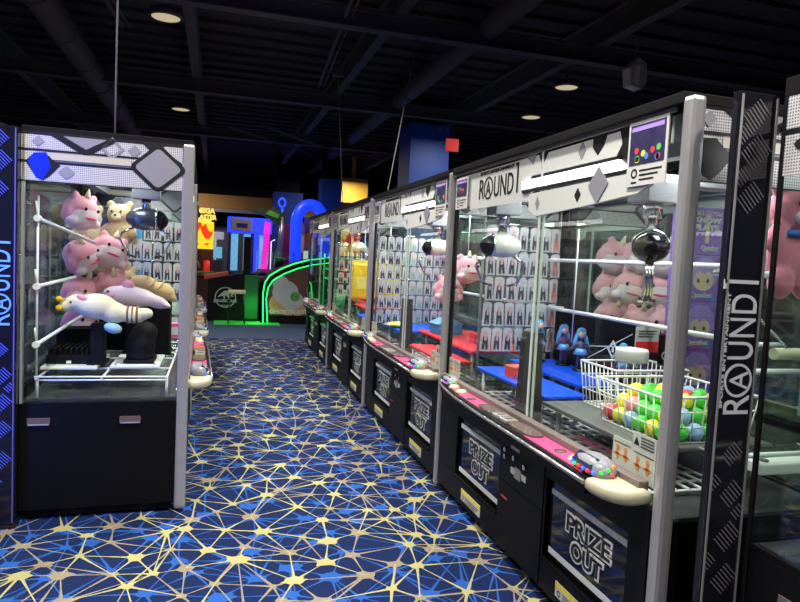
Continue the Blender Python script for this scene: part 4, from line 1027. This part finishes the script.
slab('prize_board', 'red board below the yellow bags in the third machine', 'board', 1.62, 2.2, 7.05, 7.6, .90, .92, REDB)
GRN = mat('neon_green_rod', (.03, .75, .22), .4, emit=.25)
t = root('prize_stand', 'bright green stand with shelves inside the last machine', 'stand', (1.78, 9.35, .655))
for z in (.48, .62, .78):
    b = MB(); b.box(-.22, .22, -.25, .25, z, z+.02, .004); b.build('shelf', GRN, t)
for sx in (-1, 1):
    for sy in (-1, 1):
        b = MB(); b.tube([(sx*.21, sy*.24, 0), (sx*.21, sy*.24, .85)], .01, 8); b.build('upright', GRN, t)
t = root('prize_tub', 'green plastic tub inside the last machine', 'tub', (1.62, 8.75, .655))
b = MB(); b.lathe([(.10, 0), (.13, .35), (.12, .35), (.095, .02), (.002, .02)], seg=20); b.build('tub_body', mat('tub_green', (.15, .5, .25), .4), t); b = MB(); b.lathe([(.135, .34), (.135, .36), (.118, .36)], seg=20); b.build('tub_rim', GRN, t)
slab('prize_board', 'coral red board at the bottom of the last machine', 'board', 2.02, 2.2, 8.6, 9.9, .80, .82, REDB)
# ------------------------------------------------------------------ far arcade
GREEN = mat('neon_green', (.02, .9, .2), .4, emit=1.6, ecol=(.03, 1, .2))
t = root('shooting_cabinet', 'low black cabinet with a round dinosaur emblem on its side', 'arcade cabinet', (-.14, 13.8, 0))
M = frame((0, 0, 0), (1, 0, 0), (0, 0, 1))
b = MB(); b.prism([(0, .02), (1.03, .02), (1.03, 1.02), (.62, 1.0), (0, .82)], M, .0, -.9); b.box(-.02, 1.03, -.01, .91, 0, .02); bd = b.build('cabinet_body', BLACKM, t)
b = MB(); b.prism([(.74, .06), (1.02, .06), (1.02, 1.0), (.74, .98)], M, .004); b.build('green_lit_patch', mat('green_light_tint', (.01, .13, .03), .4), bd)  # green light on the black side, painted as a thin panel
EMB = mat('emblem_grey', (.32, .33, .34), .5)
b = MB(); b.ring((.36, .50), .215, .195, M, .006, 0, 36)
b.prism([(.20, .50), (.27, .58), (.34, .64), (.43, .645), (.50, .60), (.545, .55), (.47, .56), (.53, .52), (.45, .52), (.42, .46), (.40, .52), (.36, .55), (.34, .44), (.31, .53), (.26, .52)], M, .006)
b.text('JURASSIC PARK', .12, .60, .38, .46, M, .008, .04); b.text('ARCADE', .27, .45, .315, .345, M, .008, .02); b.build('emblem', EMB, bd)
b = MB(); b.box(.1, .6, -.01, .5, .86, .94, .01, M=Matrix.Rotation(-.2, 4, 'Y')); b.build('gun_deck', mat('deck_red', (.35, .06, .04), .5), bd)
b = MB(); b.box(.70, .84, .02, .14, 1.0, 1.78, .01); b.build('screen_post', BLACKM, t)
b = MB(); b.box(.3, 1.6, -.7, -.05, 0, .02, .004); tag(b.build('painted_floor_glow', mat('green_glow', (.05, .55, .08), .6, var=.5, scale=5)), 'painted green glow on the floor in front of the dinosaur cabinet', 'painted glow').location = (-.3, 13.8, .004)  # green light on the carpet, painted as a flat slab
t = root('bar_stool', 'stool with a pale yellow seat in front of the dinosaur cabinet', 'stool', (.43, 13.25, .024))
b = MB(); b.box(-.17, .17, -.13, .13, .60, .67, .02); b.build('seat', mat('seat_yellow', (.5, .5, .25), .6), t)
for sx in (-1, 1):
    for sy in (-1, 1):
        b = MB(); b.tube([(sx*.16, sy*.12, 0), (sx*.13, sy*.10, .6)], .012, 8); b.build('leg', INK, t)
    b = MB(); b.tube([(sx*.155, -.115, .12), (sx*.155, .115, .12)], .01, 6); b.build('stretcher', INK, t)
# ghost themed cabinet with a curved green trim
t = root('ride_cabinet', 'cabinet with curved neon green trim and pale cloudy artwork on its side', 'arcade cabinet', (.96, 13.5, 0))
cv = [(.0, .62), (.03, .85), (.12, 1.0), (.35, 1.15), (.62, 1.27), (.92, 1.36), (1.3, 1.42)]
b = MB(); b.prism([(0, .03)]+cv+[(1.5, 1.42), (1.5, .03)], M, 0, -.95); b.box(-.04, 1.54, -.02, .97, 0, .03)
bd = b.build('cabinet_body', BLACKM, t)
b = MB(); b.prism([(.10, .18), (.10, .66), (.14, .86), (.22, .96), (.45, 1.09), (.72, 1.2), (1.42, 1.3), (1.42, .18)], M, .004); art = b.build('side_artwork', mat('art_brown', (.13, .05, .035), .5, var=.5, scale=3), bd)
def soft(parts, name, mt, t1):
    b = MB()
    for (cx, cy, rx, ry) in parts: b.prism([(cx+rx*math.cos(2*PI*i/20), cy+ry*math.sin(2*PI*i/20)) for i in range(20)], M, t1, .003); t1 += .0004
    b.build(name, mt, art)
soft([(.32, .42, .19, .22), (.72, .34, .2, .16), (.52, .34, .2, .16)], 'warm_shape', mat('art_amber', (.55, .30, .14), .5, var=.4, scale=4), .005)
soft([(.46, .66, .27, .25), (.60, .50, .24, .20), (.36, .84, .17, .16)], 'pale_shape', mat('art_pale', (.44, .44, .47), .5, var=.2, scale=4), .006)
soft([(.66, .58, .10, .10)], 'green_shape', mat('art_green', (.07, .32, .06), .5, var=.3, scale=8), .009)
b = MB(); b.prism([(1.15+.24*math.cos(2*PI*i/28), .70+.36*math.sin(2*PI*i/28)) for i in range(28)], M, .02, .004); wh = b.build('wheel_disc', GLOSSB, bd)
b = MB(); b.ring((1.15, .70), .25, .232, M, .026, .004, 28, el=1); b.build('wheel_trim', GREYP, wh)
b = MB(); b.text('GHOSTBUSTERS', .14, 1.08, .21, .30, M, .014, .05); b.build('side_lettering', CARD, bd)
b = MB(); b.tube([(u, -.02, v) for u, v in [(.02, .03)]+cv], .014, 8); b.tube([(u+.07, -.02, v-.10) for u, v in [(.04, .13)]+cv], .012, 8); b.build('neon_trim', GREEN, t)
area('green_neon_light', (.80, 13.3, .35), .3, 2.5, (.05, 1, .15), rot=(PI/2-.8, 0, 0), size_y=.4)
# prize game with flames
t = root('prize_game', 'tall game with yellow and red flame sign behind the plush machines', 'arcade game', (-.62, 15.8, 0))
b = MB(); b.box(0, .60, 0, .6, 0, .85, .01); b.box(.04, .56, .3, .58, .85, 1.5); b.build('cabinet_body', mat('game_maroon', (.10, .03, .03), .5), t)
b = MB(); b.box(.06, .56, .02, .12, 1.48, 2.12, .01); fl = b.build('flame_sign', mat('flame_yellow', (.9, .7, .03), .4, emit=.9, ecol=(1, .72, .03)), t)
FLR = mat('flame_red', (.85, .06, .01), .4, emit=.8, ecol=(1, .06, .01)); MF = frame((0, .02, 0), (1, 0, 0), (0, 0, 1))
b = MB(); b.prism([(.06, 1.80), (.12, 1.72), (.2, 1.86), (.25, 1.98), (.30, 1.84), (.36, 1.74), (.44, 1.70), (.52, 1.80), (.55, 1.92), (.48, 1.88), (.42, 1.95), (.38, 2.08), (.3, 2.0), (.27, 2.1), (.1, 2.1), (.06, 2.0)], MF, .004)
b.prism([(.12, 1.58), (.20, 1.54), (.24, 1.60), (.17, 1.62)], MF, .004); b.prism([(.32, 1.60), (.42, 1.56), (.48, 1.62), (.38, 1.61)], MF, .004); b.build('red_flame', FLR, fl)
YS_ = mat('sign_yellow', (.9, .75, .12), .4, emit=.9, ecol=(1, .8, .15))
b = MB(); b.text('MEGA', .16, .58, 2.31, 2.44, MF, .03, .06); b.text('BLASTER', .10, .62, 2.17, 2.29, MF, .03, .06); b.box(.2, .5, .02, .05, 2.1, 2.18); b.build('sign_lettering', YS_, t)
b = MB(); b.lathe([(.07, .85), (.07, 1.2), (.002, 1.22)], (.42, .15, 0), 16); b.build('red_cylinder', mat('lamp_red', (.8, .03, .02), .4, emit=.5), t)
for k in range(2):
    b = MB(); b.tube([(.12+.02*k+.13*math.cos(a), .05, 1.02+.2*math.sin(a)) for a in [PI*i/12 for i in range(13)]], .012, 6); b.build('arch_rail', mat('rail_orange', (.7, .25, .12), .4), t)
    b = MB(); b.box(.02, .58, -.12, .0, .86+.06*k, .90+.06*k, .006); b.build('play_shelf', mat('deck_red', (.35, .06, .04), .5) if k == 0 else mat('shelf_green', (.05, .4, .12), .5), t)
# blue lit cabinet
NB = mat('neon_blue', (.03, .06, 1), .4, emit=1.0, ecol=(.02, .06, 1)); CY = mat('screen_cyan', (.2, .55, .75), .3, emit=.7, ecol=(.15, .5, .8), var=.6, scale=9)
t = root('blue_game', 'blue lit game cabinet with a white topped marquee at the back of the hall', 'arcade game', (.30, 17.5, 0))
b = MB(); b.box(0, 1.1, 0, .8, 0, .9, .01); b.box(.0, .06, 0, .8, .9, 2.0); b.box(.62, .68, 0, .8, .9, 2.0); b.box(1.04, 1.1, 0, .8, .9, 2.0); b.build('cabinet_body', mat('deep_blue', (.02, .04, .22), .4), t)
b = MB(); b.box(-.02, 1.12, -.05, .8, 1.95, 2.36, .02); mq = b.build('marquee', NB, t)
b = MB(); b.box(.06, .60, -.10, -.05, 2.0, 2.32, .02); b.build('marquee_face', mat('marquee_grey', (.45, .46, .5), .4), mq)
b = MB(); b.box(.20, .48, -.12, -.10, 2.08, 2.2, .01); b.build('marquee_window', mat('deep_blue', (.02, .04, .22), .4), mq)
for k in range(3):
    b = MB(); b.box(.08+.32*k, .26+.32*k, .1, .14, .95, 1.92); b.build('lit_screen', CY, t)
b = MB(); b.box(.66, .8, -.02, .05, .3, 1.95, .01); b.build('light_bar', NB, t)
# magenta column game, silver sculpture, crimson panel
MG = mat('neon_magenta', (.85, .03, .55), .4, emit=1.0, ecol=(.9, .02, .5))
t = root('magenta_game', 'tall game with a magenta light column beside the blue lit cabinet', 'arcade game', (1.10, 16.6, 0))
b = MB(); b.box(-.05, .55, 0, .6, 0, .95, .01); b.build('cabinet_body', mat('game_violet', (.06, .03, .15), .4), t)
b = MB(); b.prism([(.0, .95), (.17, .95), (.21, 2.2), (.08, 2.25)], M, .0, -.2); b.build('light_column', MG, t)
b = MB(); b.tube([(.24, 0, .9), (.24, 0, 1.75), (.33, 0, 1.8)], .014, 6); b.build('white_tube', mat('tube_white', (.9, .9, 1), .4, emit=1.2), t)
b = MB(); b.box(-.1, .6, -.12, .2, .95, 1.05, .02); b.build('play_deck', mat('deck_pink', (.55, .1, .3), .4), t)
t = root('themed_totem', 'silver totem with a spread green and black top behind the green trimmed cabinet', 'sculpture', (1.42, 16.0, 0))
b = MB(); b.tube([(0, 0, 0), (.02, 0, 1.1), (.10, 0, 1.7), (.12, 0, 2.35)], [.1, .1, .07, .05], 10); b.build('totem_body', mat('totem_silver', (.32, .33, .40), .3, .6, var=.4, scale=14), t)
b = MB(); b.prism([(-.65, 2.45), (-.3, 2.35), (.0, 2.15), (.2, 2.2), (.2, 2.5), (.05, 2.45), (-.1, 2.6), (-.2, 2.45), (-.4, 2.55)], M, .04, -.1); b.build('wing', mat('wing_black', (.02, .04, .025), .5), t)
b = MB(); b.prism([(-.3, 2.4), (.0, 2.3), (.05, 2.4), (-.2, 2.5)], M, .06, .04); b.build('green_plate', mat('art_green', (.07, .32, .06), .5), t)
b = MB(); b.ring((.1, 2.7), .13, .08, M, .05, -.05, 20, el=.75); b.tube([(.12, 0, 2.3), (.11, 0, 2.6)], .03, 8); b.build('blue_loop', NB, t)
b = MB(); b.box(-.02, .16, -.12, .0, .0, 1.35, .01); b.build('black_post', BLACKM, t)
t = root('crimson_board', 'upright crimson board behind the silver totem', 'board', (1.82, 17.6, 0))
b = MB(); b.box(-.22, .28, 0, .06, .1, 2.25, .01); b.build('board', mat('crimson', (.22, .012, .05), .5), t); b = MB(); b.box(-.3, .36, -.1, .16, 0, .1, .01); b.build('foot', BLACKM, t)
t = root('character_board', 'colourful cut out board between the crimson board and the blue arch', 'board', (1.98, 16.9, 0))
b = MB(); b.prism([(-.05, .1), (.25, .1), (.3, 1.5), (.22, 2.2), (.1, 2.5), (-.08, 2.3), (-.02, 1.7)], M, .02, -.04); b.box(-.1, .3, -.06, .1, 0, .1); b.build('board', mat('cutout', (.38, .2, .2), .5, var=.8, scale=5), t)
b = MB(); b.prism([(.0, 1.5), (.24, 1.5), (.22, 1.95), (.04, 1.95)], M, .03, .02); b.build('yellow_print', YELLOW, t)
# blue arch
t = root('light_arch', 'glowing blue arch standing behind the green trimmed cabinet', 'arch', (2.17, 16.0, 0))
pts_ = [(-.28, 0, .02), (-.29, 0, .9), (-.29, 0, 1.8)]+[(.05-.34*math.cos(a), 0, 2.22+.48*math.sin(a)) for a in [PI*i/16 for i in range(0, 17)]]+[(.42, 0, 1.8), (.46, 0, .02)]
b = MB(); b.tube(pts_, .14, 14); b.build('arch_tube', mat('arch_blue', (.02, .05, .85), .35, emit=1.0, ecol=(.01, .05, 1)), t)
b = MB(); b.lathe([(.2, 0), (.2, .03), (.15, .06)], (-.28, 0, 0), 18); b.lathe([(.2, 0), (.2, .03), (.15, .06)], (.46, 0, 0), 18); b.build('arch_foot', BLACKM, t)
t = root('mural_board', 'board with an orange disc and violet sky seen through the blue arch', 'board', (2.72, 17.45, 0))
b = MB(); b.box(-.45, .75, 0, .06, .1, 2.45, .01); b.box(-.5, .8, -.1, .16, 0, .1); bd = b.build('board', mat('mural_violet', (.10, .07, .38), .5, var=.4, scale=2), t)
b = MB(); b.prism([(-.22+.27*math.cos(2*PI*i/24), 1.80+.27*math.sin(2*PI*i/24)) for i in range(24)], M, .006); b.build('orange_disc', mat('disc_orange', (.75, .22, .04), .5), bd)
b = MB(); b.prism([(-.40, 1.72), (-.22, 1.82), (-.04, 1.74), (.0, 1.5), (-.3, 1.45)], M, .012); b.build('pink_print', mat('print_peach', (.7, .4, .3), .5), bd)
t = root('small_lit_game', 'small game with white and green lit columns beside the blue arch', 'arcade game', (2.0, 14.75, 0))
b = MB(); b.box(-.15, .55, 0, .5, 0, 1.0, .01); b.build('cabinet_body', BLACKM, t)
b = MB(); b.box(-.05, .05, .1, .2, 1.0, 1.55, .01); b.build('lit_column', mat('col_mint', (.6, .9, .7), .4, emit=.5), t); b = MB(); b.box(.25, .38, .1, .2, 1.0, 1.35, .01); b.build('lit_column', GRN, t)
# low glassy game mass behind the dinosaur cabinet
t = root('pusher_game', 'low glass topped coin game behind the dinosaur cabinet', 'arcade game', (1.2, 15.0, 0))
b = MB(); b.box(-.3, .6, 0, .6, 0, .9, .01); b.build('cabinet_body', mat('pusher_grey', (.12, .13, .14), .4, var=.4), t)
b = MB(); b.box(-.28, .58, .02, .58, .9, 1.5, .005); b.build('glass_case', JAR, t)
t = root('white_game', 'white lamp topped game between the flame sign and the blue cabinet', 'arcade game', (-.12, 17.8, 0))
b = MB(); b.box(-.25, .3, 0, .6, 0, 1.2, .01); b.build('cabinet_body', mat('game_dusk', (.10, .09, .13), .5, var=.4), t)
b = MB(); b.box(-.15, .32, .05, .25, 1.75, 1.95, .03); b.tube([(.1, .2, 1.2), (.1, .2, 1.8)], .03, 8); b.build('white_head', mat('head_white', (.75, .78, .8), .3, emit=.3), t)
b = MB(); b.box(-.2, .28, .0, .1, 1.25, 1.55, .01); b.build('lit_screen', CY, t)
# fascia and back wall pieces
b = MB(); b.box(-5, 8.7, 20.2, 20.4, 2.72, 3.12); tag(b.build('trim_9', OCHRE), 'ochre board fascia across the back of the hall', 'fascia', kind='structure')
b = MB(); b.box(-5, 8.7, 20.0, 20.4, 2.60, 2.70); tag(b.build('trim_10', mat('fascia_grey', (.26, .24, .25), .6)), 'grey rail under the ochre fascia', 'rail', kind='structure')
b = MB(); b.box(-1.2, 1.35, 20.6, 20.7, 0, 2.2); tag(b.build('wall_panel', mat('panel_mauve', (.13, .11, .14), .7)), 'muted mauve wall section at the back of the hall', 'wall', kind='structure')
b = MB(); b.box(3.3, 4.15, 18.2, 18.6, 3.0, 3.7, .01); b.box(3.7, 3.8, 18.35, 18.45, 3.7, CZ); tag(b.build('hanging_board', mat('yellow_board', (.8, .46, .04), .6)), 'yellow board hanging between the two blue wrapped columns', 'board')
for (x, y, wx, zt, nm, lb) in ((3.55, 11.2, .36, 3.86, 'column_1', 'square column wrapped in bright blue behind the long row'), (2.78, 16.6, .26, 3.42, 'column_2', 'square column wrapped in dark blue behind the arch'), (1.95, 19.0, .4, 3.2, 'column_3', 'dark blue column behind the silver totem')):
    c = root(nm, lb, 'column', (x, y, 0)); c['kind'] = 'structure'
    b = MB(); b.box(-wx, wx, -wx, wx, 0, zt, .005); b.build('blue_cladding', mat('blue_bright', (.008, .085, .50), .5, var=.1, scale=2) if nm == 'column_1' else BLUEW, c)
    b = MB(); b.box(-wx*.8, wx*.8, -wx*.8, wx*.8, zt, CZ); b.build('column_shaft', BLACKM, c)
# red exit style sign
t = root('exit_sign', 'small red lit sign hanging beside the blue wrapped column', 'sign', (2.92, 8.0, 2.92))
b = MB(); b.box(-.085, .085, -.02, .02, 0, .16, .008); b.build('sign_box', mat('sign_red', (.75, .08, .07), .4, emit=.35, ecol=(1, .08, .06)), t)
b = MB(); b.tube([(0, 0, .16), (0, 0, CZ-2.92)], .006, 6); b.build('hanging_rod', CEILB, t)
# stage spotlight and hanging wires
t = root('stage_spotlight', 'pale faceted spotlight hanging from the ceiling over the long row', 'spotlight', (4.35, 6.22, 3.62))
b = MB(); b.prism([(-.10, -.13), (.04, -.16), (.10, -.08), (.08, .12), (-.02, .17), (-.12, .05)], frame((0, .06, 0), (1, 0, 0), (0, 0, 1)), .14, 0); b.build('spot_body', mat('spot_grey', (.60, .52, .52), .4), t)
b = MB(); b.prism([(-.08, -.10), (.0, -.12), (.0, .10), (-.09, .03)], frame((0, -.08, 0), (1, -.3, 0), (0, 0, 1)), .02, 0); b.build('spot_lens', mat('spot_lens', (.75, .7, .68), .25), t)
b = MB(); b.tube([(0, 0, .14), (0, 0, CZ-3.62)], .012, 6); b.build('hanger', CEILB, t)
def wire(p, q, label):
    b = MB(); p, q = Vector(p), Vector(q); b.tube([(0, 0, 0), q-p], .006, 6)
    o = b.build('ceiling_cable', mat('cable_grey', (.34, .31, .33), .5)); o.location = p; tag(o, label, 'cable')
wire((1.487, 5.703, 2.105), (2.082, 6.799, 4.28), 'thin grey cable slanting from the second machine roof to the ceiling')
wire((1.60, 8.45, 2.105), (1.377, 7.978, 3.7), 'thin grey cable slanting from the last machine roof to the pale tag box')
wire((-.60, 4.22, 2.105), (-.60, 4.22, 4.3), 'thin vertical hanger rod above the plush toy machine')
for (x, y, z, lb) in ((-1.22, 5.6, 3.7, 'small dark junction box hanging above the plush toy machine'), (1.377, 7.978, 3.68, 'small pale tag box at the top of the slanting cable')):
    t = root('junction_box', lb, 'box', (x, y, z))
    b = MB(); b.box(-.07, .07, -.04, .04, 0, .1, .006); b.build('box_body', CEILB, t); b = MB(); b.tube([(0, 0, .1), (0, 0, CZ-z)], .008, 6); b.build('hanger', CEILB, t)
bpy.context.view_layer.update()
